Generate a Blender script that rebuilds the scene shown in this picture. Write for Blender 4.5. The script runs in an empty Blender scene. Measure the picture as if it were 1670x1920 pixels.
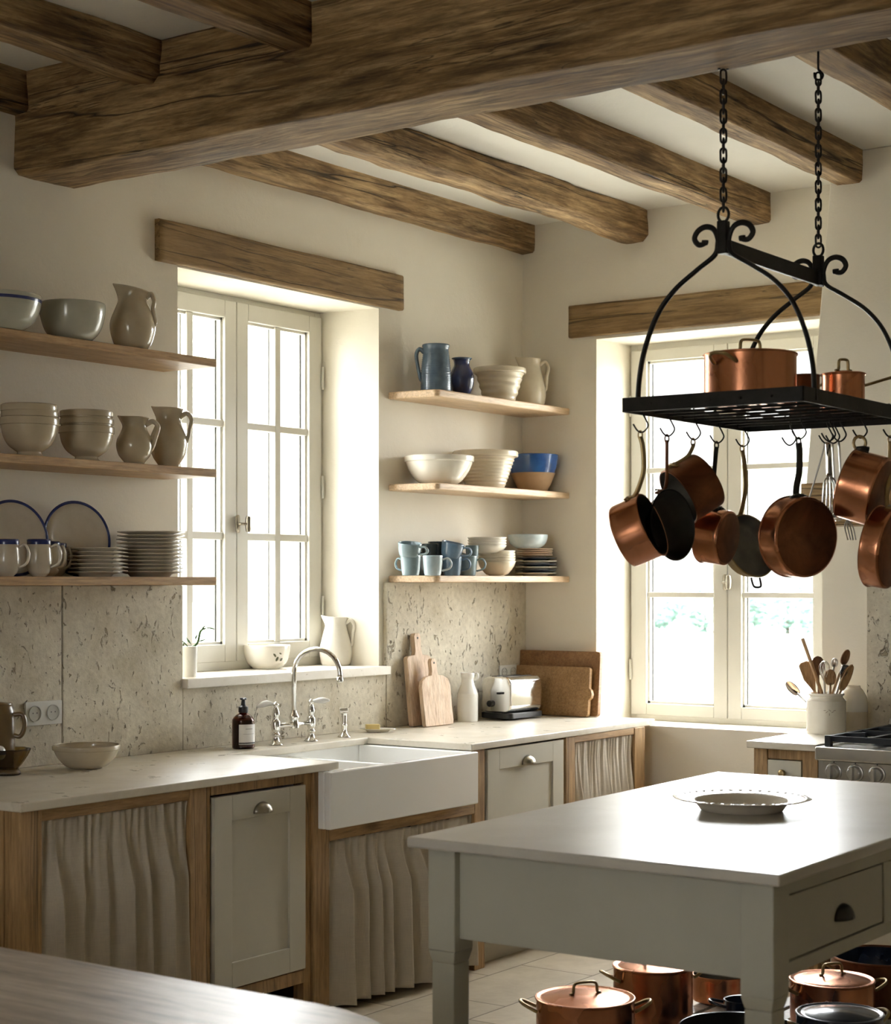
import bpy, bmesh, math, random
from mathutils import Vector, Matrix, noise
C = bpy.context.scene.collection
SC = bpy.context.scene
PI = math.pi
random.seed(7)

# ------------------------------------------------------------ survey of the place
# the room was measured from the photograph: the corner of the two walls is the origin, the sink
# wall runs along X (room at Y<0), the second wall along Y (room at X<0).
FPX = 3329.0; HZ = 1090.0; EYE = 1.55
TH = math.radians(35.4)
CAM = Vector((-7.323, -4.741, EYE))
RT = Vector((math.sin(TH), -math.cos(TH), 0)); FW = Vector((math.cos(TH), math.sin(TH), 0))
RV = math.atan2(RT.y, RT.x)          # heading of "to the right" seen from the middle of the room
FV = math.atan2(FW.y, FW.x)
def _ray(px, py): return FW + RT * ((px - 835) / FPX) + Vector((0, 0, (HZ - py) / FPX))
def onp(px, py, ax, v):
    r = _ray(px, py); return CAM + r * ((v - CAM[ax]) / r[ax])
def onY(px, py, v): return onp(px, py, 1, v)
def onX(px, py, v): return onp(px, py, 0, v)
def onZ(px, py, v): return onp(px, py, 2, v)
def dep(p): return (Vector(p) - CAM).dot(FW)
def item(pl, pr, yt, z0, Y=None, X=None):
    """centre x, centre y, radius and height of a round thing standing at height z0"""
    pc = (pl + pr) / 2
    p = onY(pc, yt, Y) if Y is not None else onX(pc, yt, X)
    d = dep(p)
    return p.x, p.y, (pr - pl) * d / FPX / 2, EYE + (HZ - yt) * d / FPX - z0

# ------------------------------------------------------------ materials
def newmat(name):
    m = bpy.data.materials.new(name); m.use_nodes = True
    nt = m.node_tree; b = nt.nodes['Principled BSDF']
    return m, nt, b
def N(nt, t, **k):
    n = nt.nodes.new(t)
    for a, v in k.items():
        if a in n.inputs.keys() if isinstance(a, str) else False: n.inputs[a].default_value = v
        else: setattr(n, a, v)
    return n
def col(c): return (c[0], c[1], c[2], 1)
def ramp(nt, stops, src):
    r = nt.nodes.new('ShaderNodeValToRGB'); e = r.color_ramp.elements
    while len(e) < len(stops): e.new(.5)
    for el, (p, c) in zip(e, stops): el.position = p; el.color = col(c) if len(c) == 3 else c
    nt.links.new(src, r.inputs[0]); return r.outputs[0]
def coords(nt, scale=(1, 1, 1)):
    t = nt.nodes.new('ShaderNodeTexCoord'); mp = nt.nodes.new('ShaderNodeMapping')
    mp.inputs['Scale'].default_value = scale
    nt.links.new(t.outputs['Object'], mp.inputs[0]); return mp.outputs[0]
def nz(nt, v, scale, detail=4, rough=.5, dist=0):
    n = nt.nodes.new('ShaderNodeTexNoise'); n.inputs['Scale'].default_value = scale
    n.inputs['Detail'].default_value = detail; n.inputs['Roughness'].default_value = rough
    n.inputs['Distortion'].default_value = dist
    nt.links.new(v, n.inputs['Vector']); return n.outputs['Fac']
def mixc(nt, f, a, b, mode='MIX'):
    m = nt.nodes.new('ShaderNodeMix'); m.data_type = 'RGBA'; m.blend_type = mode
    for i, s in ((0, f), (6, a), (7, b)):
        if isinstance(s, (int, float)): m.inputs[i].default_value = s
        elif isinstance(s, tuple): m.inputs[i].default_value = col(s)
        else: nt.links.new(s, m.inputs[i])
    return m.outputs[2]
def bump(nt, b, h, strength=.3, dist=.01):
    n = nt.nodes.new('ShaderNodeBump'); n.inputs['Strength'].default_value = strength
    n.inputs['Distance'].default_value = dist; nt.links.new(h, n.inputs['Height'])
    nt.links.new(n.outputs[0], b.inputs['Normal'])
def mathn(nt, op, a, b=0.):
    m = nt.nodes.new('ShaderNodeMath'); m.operation = op
    for i, s in enumerate((a, b)):
        if isinstance(s, (int, float)): m.inputs[i].default_value = s
        else: nt.links.new(s, m.inputs[i])
    return m.outputs[0]

def plain(name, c, rough=.5, metal=0, c2=None, ns=6, bs=0, bscale=30, bd=.002, coat=0):
    m, nt, b = newmat(name); v = coords(nt)
    c2 = c2 or tuple(x * .88 for x in c)
    f = nz(nt, v, ns, 5, .6)
    nt.links.new(ramp(nt, [(.35, c2), (.65, c)], f), b.inputs['Base Color'])
    b.inputs['Roughness'].default_value = rough; b.inputs['Metallic'].default_value = metal
    if coat: b.inputs['Coat Weight'].default_value = coat; b.inputs['Coat Roughness'].default_value = .08
    if bs: bump(nt, b, nz(nt, v, bscale, 4, .6), bs, bd)
    return m
def wood(name, dark, mid, light, ax='x', s=1.0, crack=.6, rough=.75, bs=.5, knots=True, cd=.004, fine=.4):
    m, nt, b = newmat(name)
    st = {'x': (.075, 1, 1), 'y': (1, .075, 1), 'z': (1, 1, .075)}[ax]
    v = coords(nt, tuple(k * s for k in st)); v2 = coords(nt, tuple((k if k < 1 else 1) * s for k in st))
    vb = coords(nt, tuple((.35 if k < 1 else 1) * s for k in st))
    g = nz(nt, v, 34, 9, .72, .5); g2 = nz(nt, v2, 70, 6, .7, .2); bl = nz(nt, vb, 4.5, 4, .6, .4)
    c = ramp(nt, [(.36, dark), (.49, mid), (.62, light)], g)
    c = mixc(nt, .45, c, ramp(nt, [(.34, dark), (.5, mid), (.66, light)], bl), 'MIX')
    c = mixc(nt, fine, c, ramp(nt, [(.38, (.35, .32, .28)), (.56, (1.1, 1.1, 1.1))], g2), 'MULTIPLY')
    h = g
    if crack:
        cr = nz(nt, coords(nt, tuple((k * .55 if k < 1 else 1) * s for k in st)), 9, 3, .5, .3)
        d = mathn(nt, 'ABSOLUTE', mathn(nt, 'SUBTRACT', cr, .5))
        cm = ramp(nt, [(0, (0, 0, 0)), (.012, (1, 1, 1))], d)
        gate = ramp(nt, [(.48, (1, 1, 1)), (.56, (0, 0, 0))], nz(nt, vb, 2.2, 2, .5))
        cm = mixc(nt, 1.0, cm, gate, 'LIGHTEN')
        c = mixc(nt, crack, c, cm, 'MULTIPLY')
        fr_ = nz(nt, coords(nt, tuple((k * .45 if k < 1 else 1) * s for k in st)), 34, 3, .6, .5)
        fm = ramp(nt, [(0, (0, 0, 0)), (.016, (1, 1, 1))], mathn(nt, 'ABSOLUTE', mathn(nt, 'SUBTRACT', fr_, .52)))
        fg = ramp(nt, [(.50, (1, 1, 1)), (.60, (0, 0, 0))], nz(nt, vb, 5, 3, .6))
        fm = mixc(nt, 1.0, fm, fg, 'LIGHTEN')
        c = mixc(nt, crack * .8, c, fm, 'MULTIPLY')
        h = mathn(nt, 'ADD', mathn(nt, 'MULTIPLY', g, .5), mathn(nt, 'ADD', mathn(nt, 'MULTIPLY', cm, .9), mathn(nt, 'MULTIPLY', fm, .4)))
    if knots:
        vo = nt.nodes.new('ShaderNodeTexVoronoi'); vo.inputs['Scale'].default_value = 3.2
        nt.links.new(vb, vo.inputs['Vector'])
        k = ramp(nt, [(.03, (.25, .2, .15)), (.11, (1, 1, 1))], vo.outputs['Distance'])
        c = mixc(nt, .75, c, k, 'MULTIPLY')
    nt.links.new(c, b.inputs['Base Color'])
    b.inputs['Roughness'].default_value = rough
    bump(nt, b, h, bs, cd)
    return m
def plaster(name, c, c2):
    m, nt, b = newmat(name); v = coords(nt)
    nt.links.new(ramp(nt, [(.3, c2), (.7, c)], nz(nt, v, 1.6, 6, .6)), b.inputs['Base Color'])
    b.inputs['Roughness'].default_value = .9
    h = mathn(nt, 'ADD', nz(nt, v, 7, 5, .6), mathn(nt, 'MULTIPLY', nz(nt, v, 110, 3, .6), .12))
    bump(nt, b, h, .35, .012)
    return m
def travertine(name, axs, c1, c2, c3, pits=1.0, joints=None):
    m, nt, b = newmat(name); v = coords(nt)
    big = nz(nt, v, 3.2, 6, .62, .5); fine = nz(nt, v, 38, 5, .7)
    c = ramp(nt, [(.28, c3), (.47, c2), (.66, c1)], big)
    c = mixc(nt, .30, c, ramp(nt, [(.3, tuple(x * .7 for x in c3)), (.65, (1, 1, .96))], fine), 'MULTIPLY')
    vp = coords(nt, axs)
    pn = nz(nt, vp, 27, 5, .62, .9)
    gate = nz(nt, v, 2.3, 3, .5)
    pm = mathn(nt, 'ADD', pn, mathn(nt, 'MULTIPLY', mathn(nt, 'SUBTRACT', gate, .5), .22))
    pit = ramp(nt, [(.325, (0, 0, 0)), (.375, (1, 1, 1))], pm)
    pit2 = ramp(nt, [(.31, (0, 0, 0)), (.36, (1, 1, 1))], nz(nt, vp, 46, 3, .6, .5))
    pp = mixc(nt, 1.0, pit, pit2, 'MULTIPLY')
    c = mixc(nt, .75 * pits, c, mixc(nt, 1.0, pp, (.42, .36, .27), 'LIGHTEN'), 'MULTIPLY')
    h = mathn(nt, 'ADD', mathn(nt, 'MULTIPLY', pp, .8 * pits), mathn(nt, 'ADD', mathn(nt, 'MULTIPLY', fine, .35), mathn(nt, 'MULTIPLY', big, .8)))
    nt.links.new(c, b.inputs['Base Color']); b.inputs['Roughness'].default_value = .8
    bump(nt, b, h, 1.0, .009)
    return m
def limestone(name, c1, c2, rough=.35, spec=.5, fleck=.45):
    m, nt, b = newmat(name); v = coords(nt)
    c = ramp(nt, [(.3, c2), (.65, c1)], nz(nt, v, 5, 6, .65, .6))
    sp = ramp(nt, [(.27, (.5, .42, .3)), (.33, (1, 1, 1))], nz(nt, v, 55, 3, .6))
    c = mixc(nt, fleck, c, sp, 'MULTIPLY')
    nt.links.new(c, b.inputs['Base Color'])
    r = ramp(nt, [(.3, (rough + .12,) * 3), (.7, (rough - .05,) * 3)], nz(nt, v, 9, 4, .6))
    nt.links.new(r, b.inputs['Roughness']); b.inputs['Specular IOR Level'].default_value = spec
    bump(nt, b, nz(nt, v, 14, 2, .5), .03, .002)
    return m
def copper(name, c, c2, rough=.28):
    m, nt, b = newmat(name); v = coords(nt)
    nt.links.new(ramp(nt, [(.35, c2), (.62, c)], nz(nt, v, 9, 5, .6, .8)), b.inputs['Base Color'])
    b.inputs['Metallic'].default_value = 1
    nt.links.new(ramp(nt, [(.3, (rough + .10,) * 3), (.7, (rough - .04,) * 3)], nz(nt, v, 7, 2, .5)), b.inputs['Roughness'])
    return m
def linen(name, c, c2):
    m, nt, b = newmat(name); v = coords(nt)
    w1 = nz(nt, coords(nt, (1, 1, .03)), 700, 2, .5); w2 = nz(nt, coords(nt, (.03, .03, 1)), 700, 2, .5)
    w = mathn(nt, 'ADD', w1, w2)
    cc = mixc(nt, .5, ramp(nt, [(.3, c2), (.7, c)], nz(nt, v, 6, 4, .6)), ramp(nt, [(.35, tuple(x * .75 for x in c2)), (.65, c)], mathn(nt, 'MULTIPLY', w, .5)))
    nt.links.new(cc, b.inputs['Base Color']); b.inputs['Roughness'].default_value = .95
    b.inputs['Sheen Weight'].default_value = .15
    bump(nt, b, w, .25, .001)
    tr = nt.nodes.new('ShaderNodeBsdfTranslucent'); tr.inputs[0].default_value = col(c)
    mx = nt.nodes.new('ShaderNodeMixShader'); mx.inputs[0].default_value = .15
    out = nt.nodes['Material Output']
    nt.links.new(b.outputs[0], mx.inputs[1]); nt.links.new(tr.outputs[0], mx.inputs[2]); nt.links.new(mx.outputs[0], out.inputs[0])
    return m
def pane_glass(name):
    m, nt, b = newmat(name); nt.nodes.remove(b)
    t = nt.nodes.new('ShaderNodeBsdfTransparent'); t.inputs[0].default_value = (.97, .975, .97, 1)
    g = nt.nodes.new('ShaderNodeBsdfGlossy'); g.inputs['Roughness'].default_value = .02
    fr = nt.nodes.new('ShaderNodeFresnel'); fr.inputs[0].default_value = 1.45
    mx = nt.nodes.new('ShaderNodeMixShader'); ge = nt.nodes.new('ShaderNodeNewGeometry')
    nt.links.new(mathn(nt, 'MULTIPLY', fr.outputs[0], mathn(nt, 'SUBTRACT', 1.0, ge.outputs['Backfacing'])), mx.inputs[0]); nt.links.new(t.outputs[0], mx.inputs[1]); nt.links.new(g.outputs[0], mx.inputs[2])
    nt.links.new(mx.outputs[0], nt.nodes['Material Output'].inputs[0])
    return m
def clear(name, c, rough=.03, ior=1.45):
    m, nt, b = newmat(name); b.inputs['Base Color'].default_value = col(c)
    b.inputs['Transmission Weight'].default_value = 1; b.inputs['Roughness'].default_value = rough
    b.inputs['IOR'].default_value = ior; return m
def floor_tiles(name):
    m, nt, b = newmat(name); v = coords(nt)
    mp = nt.nodes.new('ShaderNodeMapping'); mp.inputs['Location'].default_value = (.06, .165, 0)
    nt.links.new(v, mp.inputs[0])
    br = nt.nodes.new('ShaderNodeTexBrick'); nt.links.new(mp.outputs[0], br.inputs['Vector'])
    br.inputs['Scale'].default_value = 1; br.inputs['Brick Width'].default_value = .62; br.inputs['Row Height'].default_value = .335
    br.inputs['Mortar Size'].default_value = .004; br.inputs['Mortar Smooth'].default_value = .3
    br.inputs['Color1'].default_value = (.64, .56, .43, 1); br.inputs['Color2'].default_value = (.52, .455, .34, 1)
    br.inputs['Mortar'].default_value = (.22, .18, .12, 1); br.offset = .38
    c = mixc(nt, .5, br.outputs['Color'], ramp(nt, [(.3, (.50, .42, .30)), (.7, (.95, .9, .8))], nz(nt, v, 7, 6, .65, .4)), 'MULTIPLY')
    nt.links.new(c, b.inputs['Base Color']); b.inputs['Roughness'].default_value = .55
    inv = mathn(nt, 'SUBTRACT', 1.0, br.outputs['Fac'])
    bump(nt, b, mathn(nt, 'ADD', inv, mathn(nt, 'MULTIPLY', nz(nt, v, 12, 5, .6), .5)), .4, .006)
    return m

M = {}
M['plaster'] = plaster('plaster_wall', (.81, .765, .66), (.765, .715, .605))
M['ceil'] = plaster('plaster_ceiling', (.84, .82, .76), (.80, .78, .71))
M['beamx'] = wood('old_oak_x', (.065, .035, .013), (.275, .165, .070), (.64, .455, .24), 'x', 1, .9, .75, .8, True, .006, .65)
M['beamy'] = wood('old_oak_y', (.065, .035, .013), (.275, .165, .070), (.64, .455, .24), 'y', 1, .9, .75, .8, True, .006, .65)
M['lintx'] = wood('lintel_oak_x', (.13, .075, .028), (.285, .18, .075), (.42, .29, .14), 'x', 1, .8)
M['linty'] = wood('lintel_oak_y', (.13, .075, .028), (.285, .18, .075), (.42, .29, .14), 'y', 1, .8)
M['oakx'] = wood('oak_x', (.20, .115, .045), (.37, .225, .10), (.50, .33, .16), 'x', 1.3, .45, .6, .25)
M['oaky'] = wood('oak_y', (.20, .115, .045), (.37, .225, .10), (.50, .33, .16), 'y', 1.3, .45, .6, .25)
M['oakz'] = wood('oak_z', (.20, .115, .045), (.37, .225, .10), (.50, .33, .16), 'z', 1.3, .55, .6, .3)
M['shelf'] = wood('shelf_oak', (.32, .19, .08), (.47, .29, .13), (.58, .39, .20), 'x', 1.6, 0, .5, .1, False)
M['shelf2'] = wood('pale_shelf_oak', (.52, .36, .21), (.64, .46, .29), (.72, .55, .37), 'x', 1.6, 0, .5, .1, False)
M['table'] = wood('table_oak', (.21, .165, .12), (.42, .355, .285), (.62, .55, .47), 'y', .9, .6, .36, .2, True, .002)
M['board_pale'] = wood('board_pale', (.46, .31, .19), (.60, .44, .30), (.70, .55, .41), 'z', 2, .0, .6, .1, False)
M['board_brown'] = wood('board_brown', (.15, .065, .022), (.26, .125, .045), (.35, .19, .075), 'y', 2, .0, .5, .1, False)
M['board_tan'] = wood('board_tan', (.22, .115, .04), (.34, .195, .08), (.44, .27, .13), 'y', 2, .0, .5, .1, False)
M['spoon'] = wood('spoon_wood', (.28, .15, .06), (.47, .28, .13), (.58, .38, .2), 'z', 3, .0, .5, .1, False)
M['spoond'] = wood('spoon_dark', (.13, .055, .025), (.24, .11, .05), (.33, .17, .08), 'z', 3, .0, .5, .1, False)
M['trav'] = travertine('travertine_cladding', (1, 1, .55), (.70, .65, .53), (.60, .55, .44), (.46, .40, .28))
M['ctop'] = limestone('limestone_worktop', (.74, .69, .59), (.60, .545, .44), .30, .5, .22)
M['itop'] = plain('island_stone', (.53, .505, .45), .34, 0, (.47, .445, .39), 4)
M['itop'].node_tree.nodes['Principled BSDF'].inputs['Specular IOR Level'].default_value = .28
M['sill'] = limestone('sill_stone', (.82, .78, .70), (.72, .67, .57), .5)
M['floor'] = floor_tiles('flagstones')
M['win'] = plain('cream_window_paint', (.70, .68, .61), .45, 0, (.68, .66, .59))
M['glass'] = pane_glass('window_glass')
M['paint'] = plain('greige_cabinet_paint', (.56, .535, .445), .5, 0, (.53, .505, .42), 5, .05, 60)
M['ipaint'] = plain('grey_green_island_paint', (.42, .41, .335), .5, 0, (.395, .385, .312), 5, .05, 60)
M['linen'] = linen('linen', (.62, .555, .445), (.525, .465, .365))
M['linenp'] = linen('linen_pale', (.72, .66, .56), (.64, .58, .48))
M['iron'] = plain('black_iron', (.022, .021, .02), .45, .6, (.012, .012, .011), 20, .15, 60)
M['darkiron'] = plain('dark_pan', (.035, .034, .03), .42, .7, (.02, .02, .018), 12, .1, 40)
M['enamel'] = plain('navy_enamel', (.012, .02, .045), .2, 0, (.008, .014, .03), 6, 0, 30, .002, .6)
M['copper'] = copper('copper', (.60, .265, .145), (.50, .205, .105), .22)
M['copperd'] = copper('aged_copper', (.24, .10, .05), (.13, .055, .028), .42)
M['tin'] = plain('tin_lining', (.20, .19, .17), .42, .8, (.13, .125, .11), 12)
M['brass'] = plain('aged_brass', (.42, .32, .16), .35, 1, (.28, .2, .1), 14)
M['pewter'] = plain('pewter', (.42, .38, .31), .3, 1, (.30, .27, .21), 14)
M['chrome'] = plain('chrome', (.80, .79, .76), .08, 1, (.76, .75, .72))
M['steel'] = plain('stainless', (.56, .55, .52), .3, 1, (.50, .49, .46), 5, .05, 60)
M['porc'] = plain('white_porcelain', (.84, .83, .79), .14, 0, (.82, .81, .77), 4, 0, 30, .002, .3)
M['sink'] = plain('fireclay', (.93, .93, .91), .16, 0, (.92, .92, .90), 3, .02, 20, .002, .3)
M['cream'] = plain('cream_stoneware', (.70, .63, .49), .22, 0, (.62, .55, .42), 9, .05, 30, .002, .3)
M['tanw'] = plain('beige_stoneware', (.55, .475, .345), .2, 0, (.49, .42, .30), 9, .05, 30, .002, .3)
M['greyw'] = plain('grey_stoneware', (.50, .50, .42), .2, 0, (.44, .44, .36), 9, .05, 30, .002, .3)
M['white'] = plain('white_ware', (.80, .76, .67), .18, 0, (.76, .72, .62), 9, .03, 30, .002, .3)
M['platew'] = plain('plate_ware', (.68, .625, .52), .22, 0, (.60, .54, .43), 9, 0, 30, .002, .3)
M['bluerim'] = plain('blue_rim', (.035, .05, .17), .2, 0, (.025, .035, .13), 12)
M['bluegrey'] = plain('blue_grey_glaze', (.13, .19, .25), .2, 0, (.08, .12, .17), 14, .3, 60, .002, .3)
M['navy'] = plain('navy_glaze', (.018, .032, .12), .12, 0, (.01, .018, .06), 14, .1, 30, .002, .5)
M['cobalt'] = plain('cobalt_glaze', (.03, .12, .36), .15, 0, (.02, .07, .24), 14, .1, 30, .002, .4)
M['clay'] = plain('raw_clay', (.45, .30, .17), .6, 0, (.38, .25, .14), 14, .2, 60)
M['teal'] = plain('teal_grey_glaze', (.23, .31, .33), .18, 0, (.17, .24, .27), 14, .1, 30, .002, .4)
M['mugblue'] = plain('slate_blue_glaze', (.12, .20, .29), .18, 0, (.08, .14, .22), 14, .1, 30, .002, .4)
M['mugdark'] = plain('dark_green_glaze', (.03, .05, .055), .15, 0, (.018, .03, .035), 14, .1, 30, .002, .4)
M['mugpale'] = plain('pale_blue_glaze', (.52, .60, .62), .16, 0, (.40, .50, .55), 14, .1, 30, .002, .4)
M['peach'] = plain('peach_ware', (.66, .50, .36), .3, 0, (.60, .45, .32), 12)
M['dkplate'] = plain('navy_plate', (.05, .07, .10), .2, 0, (.035, .05, .075), 12)
M['plastic'] = plain('black_plastic', (.012, .012, .012), .35)
M['outlet'] = plain('outlet_plastic', (.66, .66, .62), .35, 0, (.64, .64, .60))
M['outletd'] = plain('outlet_recess', (.50, .50, .46), .4, 0, (.48, .48, .44))
M['label'] = plain('paper_label', (.74, .72, .68), .7)
M['ink'] = plain('ink', (.05, .05, .05), .7)
M['amber'] = clear('amber_glass', (.26, .075, .02), .05)
M['olive'] = clear('amber_dish_glass', (.45, .33, .12), .08)
M['soap'] = plain('soap', (.80, .64, .28), .4, 0, (.76, .60, .25))
M['leaf'] = plain('leaf', (.07, .17, .035), .5, 0, (.04, .10, .02), 20)
M['grate'] = plain('cast_grate', (.015, .017, .022), .5, .3)
M['bread'] = plain('brown_glaze', (.18, .115, .045), .3, 0, (.12, .075, .03), 8, .1, 30, .002, .3)
M['gasket'] = plain('grey_gasket', (.10, .10, .09), .6)
M['grass'] = plain('bounce_lawn', (.64, .62, .55), .95, 0, (.56, .55, .48), .5)  # ground colour raised well above lawn to bounce light onto the ceiling
M['hedge'] = plain('hazed_hedge_leaves', (.30, .44, .38), .8, 0, (.22, .34, .30), 1.2)  # leaves paled: the distant haze is put into their colour
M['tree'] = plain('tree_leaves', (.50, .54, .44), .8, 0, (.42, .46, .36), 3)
M['bark'] = plain('bark', (.10, .08, .06), .9)
M['print'] = plain('leaf_print', (.12, .12, .07), .5)
M['stamp'] = plain('stamp', (.40, .33, .26), .5)

# ------------------------------------------------------------ geometry
class G:
    def __init__(s): s.v = []; s.f = []
    def add(s, vs, fs, mx=None):
        o = len(s.v)
        s.v += [tuple(mx @ Vector(p)) if mx else tuple(p) for p in vs]
        s.f += [tuple(o + i for i in f) for f in fs]; return s
    def box(s, x0, x1, y0, y1, z0, z1, mx=None):
        vs = [(x, y, z) for z in (z0, z1) for y in (y0, y1) for x in (x0, x1)]
        return s.add(vs, [(0, 2, 3, 1), (4, 5, 7, 6), (0, 1, 5, 4), (2, 6, 7, 3), (0, 4, 6, 2), (1, 3, 7, 5)], mx)
    def prism(s, pts, z0, z1, mx=None):
        n = len(pts); vs = [(p[0], p[1], z0) for p in pts] + [(p[0], p[1], z1) for p in pts]
        fs = [tuple(range(n - 1, -1, -1)), tuple(range(n, 2 * n))] + [(i, (i + 1) % n, n + (i + 1) % n, n + i) for i in range(n)]
        return s.add(vs, fs, mx)
    def lathe(s, prof, seg=40, mx=None, warp=None):
        rings = []; vs = []; fs = []
        for r, z in prof:
            if r < 1e-6: rings.append([len(vs)]); vs.append((0, 0, z))
            else:
                rings.append(list(range(len(vs), len(vs) + seg)))
                vs += [(r * math.cos(2 * PI * k / seg), r * math.sin(2 * PI * k / seg), z) for k in range(seg)]
        for a, b in zip(rings, rings[1:]):
            for k in range(seg):
                k2 = (k + 1) % seg
                if len(a) == 1 and len(b) == 1: continue
                if len(a) == 1: fs.append((a[0], b[k2], b[k]))
                elif len(b) == 1: fs.append((a[k], a[k2], b[0]))
                else: fs.append((a[k], a[k2], b[k2], b[k]))
        if warp: vs = [warp(Vector(p)) for p in vs]
        return s.add(vs, fs, mx)
    def tube(s, pts, r, sides=8, close=False, flat=1.0, up=None, mx=None, sq=False):
        pts = [Vector(p) for p in pts]; n = len(pts)
        rs = r if isinstance(r, (list, tuple)) else [r] * n
        T = []
        for i in range(n):
            a = pts[(i - 1) % n] if close or i > 0 else pts[0]
            b = pts[(i + 1) % n] if close or i < n - 1 else pts[-1]
            T.append((b - a).normalized())
        u = Vector(up) if up else (Vector((0, 0, 1)) if abs(T[0].z) < .9 else Vector((1, 0, 0)))
        u = (u - T[0] * u.dot(T[0])).normalized(); vs = []
        for i in range(n):
            u = (u - T[i] * u.dot(T[i])); u = u.normalized() if u.length > 1e-6 else T[i].orthogonal().normalized()
            w = T[i].cross(u)
            for k in range(sides):
                a = 2 * PI * (k + (.5 if sq else 0)) / sides; q = 1.414 if sq else 1
                vs.append(tuple(pts[i] + u * (math.cos(a) * rs[i] * q) + w * (math.sin(a) * rs[i] * flat * q)))
        fs = []
        for i in range(n if close else n - 1):
            j = (i + 1) % n
            for k in range(sides):
                k2 = (k + 1) % sides; fs.append((i * sides + k, i * sides + k2, j * sides + k2, j * sides + k))
        if not close: fs += [tuple(range(sides - 1, -1, -1)), tuple((n - 1) * sides + k for k in range(sides))]
        return s.add(vs, fs, mx)
    def out(s, name, mat, parent=None, smooth=False, bevel=0, loc=None, rot=None, sub=0, bseg=2):
        me = bpy.data.meshes.new(name); me.from_pydata(s.v, [], s.f); me.validate()
        bm = bmesh.new(); bm.from_mesh(me); bmesh.ops.recalc_face_normals(bm, faces=bm.faces); bm.to_mesh(me); bm.free()
        me.materials.append(M[mat] if isinstance(mat, str) else mat)
        if smooth: me.shade_smooth()
        o = bpy.data.objects.new(name, me); C.objects.link(o)
        if parent: o.parent = parent
        if loc: o.location = loc
        if rot: o.rotation_euler = rot
        if bevel:
            b = o.modifiers.new('b', 'BEVEL'); b.width = bevel; b.segments = bseg; b.limit_method = 'ANGLE'; b.angle_limit = .6
            if not smooth: me.shade_smooth(); 
            w = o.modifiers.new('w', 'WEIGHTED_NORMAL'); w.keep_sharp = True
        if sub:
            m = o.modifiers.new('s', 'SUBSURF'); m.levels = sub; m.render_levels = sub
        return o
def tag(o, label, cat, group=None, kind=None):
    o['label'] = label; o['category'] = cat
    if group: o['group'] = group
    if kind: o['kind'] = kind
    return o
def thing(name, label, cat, loc=(0, 0, 0), rz=0, group=None):
    o = bpy.data.objects.new(name, None); C.objects.link(o); o.empty_display_size = .05
    o.location = loc; o.rotation_euler = (0, 0, rz); return tag(o, label, cat, group)
def struct(o): o['kind'] = 'structure'; return o
def dup(root, label, loc=None, rz=None, group=None):
    r = root.copy(); C.objects.link(r); r['label'] = label
    if loc is not None: r.location = loc
    if rz is not None: r.rotation_euler = (0, 0, rz)
    if group: r['group'] = group
    for ch in list(root.children):
        c = ch.copy(); C.objects.link(c); c.parent = r
        for g in list(ch.children):
            d = g.copy(); C.objects.link(d); d.parent = c
    return r
def rotz(a): return Matrix.Rotation(a, 4, 'Z')
def spl(pts, n=6):
    """Catmull-Rom through the given points"""
    P = [Vector(p) for p in pts]; P = [P[0] * 2 - P[1]] + P + [P[-1] * 2 - P[-2]]; out = []
    for i in range(1, len(P) - 2):
        for k in range(n):
            t = k / n; a, b, c, d = P[i - 1:i + 3]
            out.append(.5 * ((2 * b) + (c - a) * t + (2 * a - 5 * b + 4 * c - d) * t * t + (3 * b - a - 3 * c + d) * t ** 3))
    out.append(P[-2]); return out
def prof(pts, n=4): return [(max(0, p.x), p.y) for p in spl([(a, b, 0) for a, b in pts], n)]
def timber(g, ax, a0, a1, b0, b1, z0, z1, amp=.006, seed=0, seg=60, r=.012):
    """hewn beam along ax ('x' or 'y'): rounded cross-section swept with noise"""
    hb, hz = (b1 - b0) / 2, (z1 - z0) / 2; cb, cz = (b0 + b1) / 2, (z0 + z1) / 2; sec = []
    def side(p, q, n): return [(p[0] + (q[0] - p[0]) * k, p[1] + (q[1] - p[1]) * k) for k in ((0, .05, .28, .5, .72, .95) if n > 2 else (0, .33, .67))]
    c = [(-hb + r, -hz), (hb - r, -hz), (hb, -hz + r), (hb, hz - r), (hb - r, hz), (-hb + r, hz), (-hb, hz - r), (-hb, -hz + r)]
    for i in range(8): sec += side(c[i], c[(i + 1) % 8], 5 if i % 2 == 0 else 2)
    n = len(sec); vs = []
    for i in range(seg + 1):
        a = a0 + (a1 - a0) * i / seg
        for (p, q) in sec:
            v = Vector((a * 2.2, p * 6 + seed * 7.3, q * 6)); w = Vector((a * 9, p * 18 + seed, q * 18))
            dn = noise.noise(v) * amp * 1.5 + noise.noise(w) * amp * .5
            L = math.hypot(p, q) or 1; P = cb + p + dn * p / L; Q = cz + q + dn * q / L
            vs.append((a, P, Q) if ax == 'x' else (P, a, Q))
    fs = [(i * n + k, i * n + (k + 1) % n, (i + 1) * n + (k + 1) % n, (i + 1) * n + k) for i in range(seg) for k in range(n)]
    fs += [tuple(range(n - 1, -1, -1)), tuple(seg * n + k for k in range(n))]
    return g.add(vs, fs)
def rrect(x0, x1, y0, y1, r, n=5):
    pts = []
    for cx, cy, a in ((x1 - r, y1 - r, 0), (x0 + r, y1 - r, 90), (x0 + r, y0 + r, 180), (x1 - r, y0 + r, 270)):
        for k in range(n + 1):
            t = math.radians(a + 90 * k / n); pts.append((cx + r * math.cos(t), cy + r * math.sin(t)))
    return pts

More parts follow.
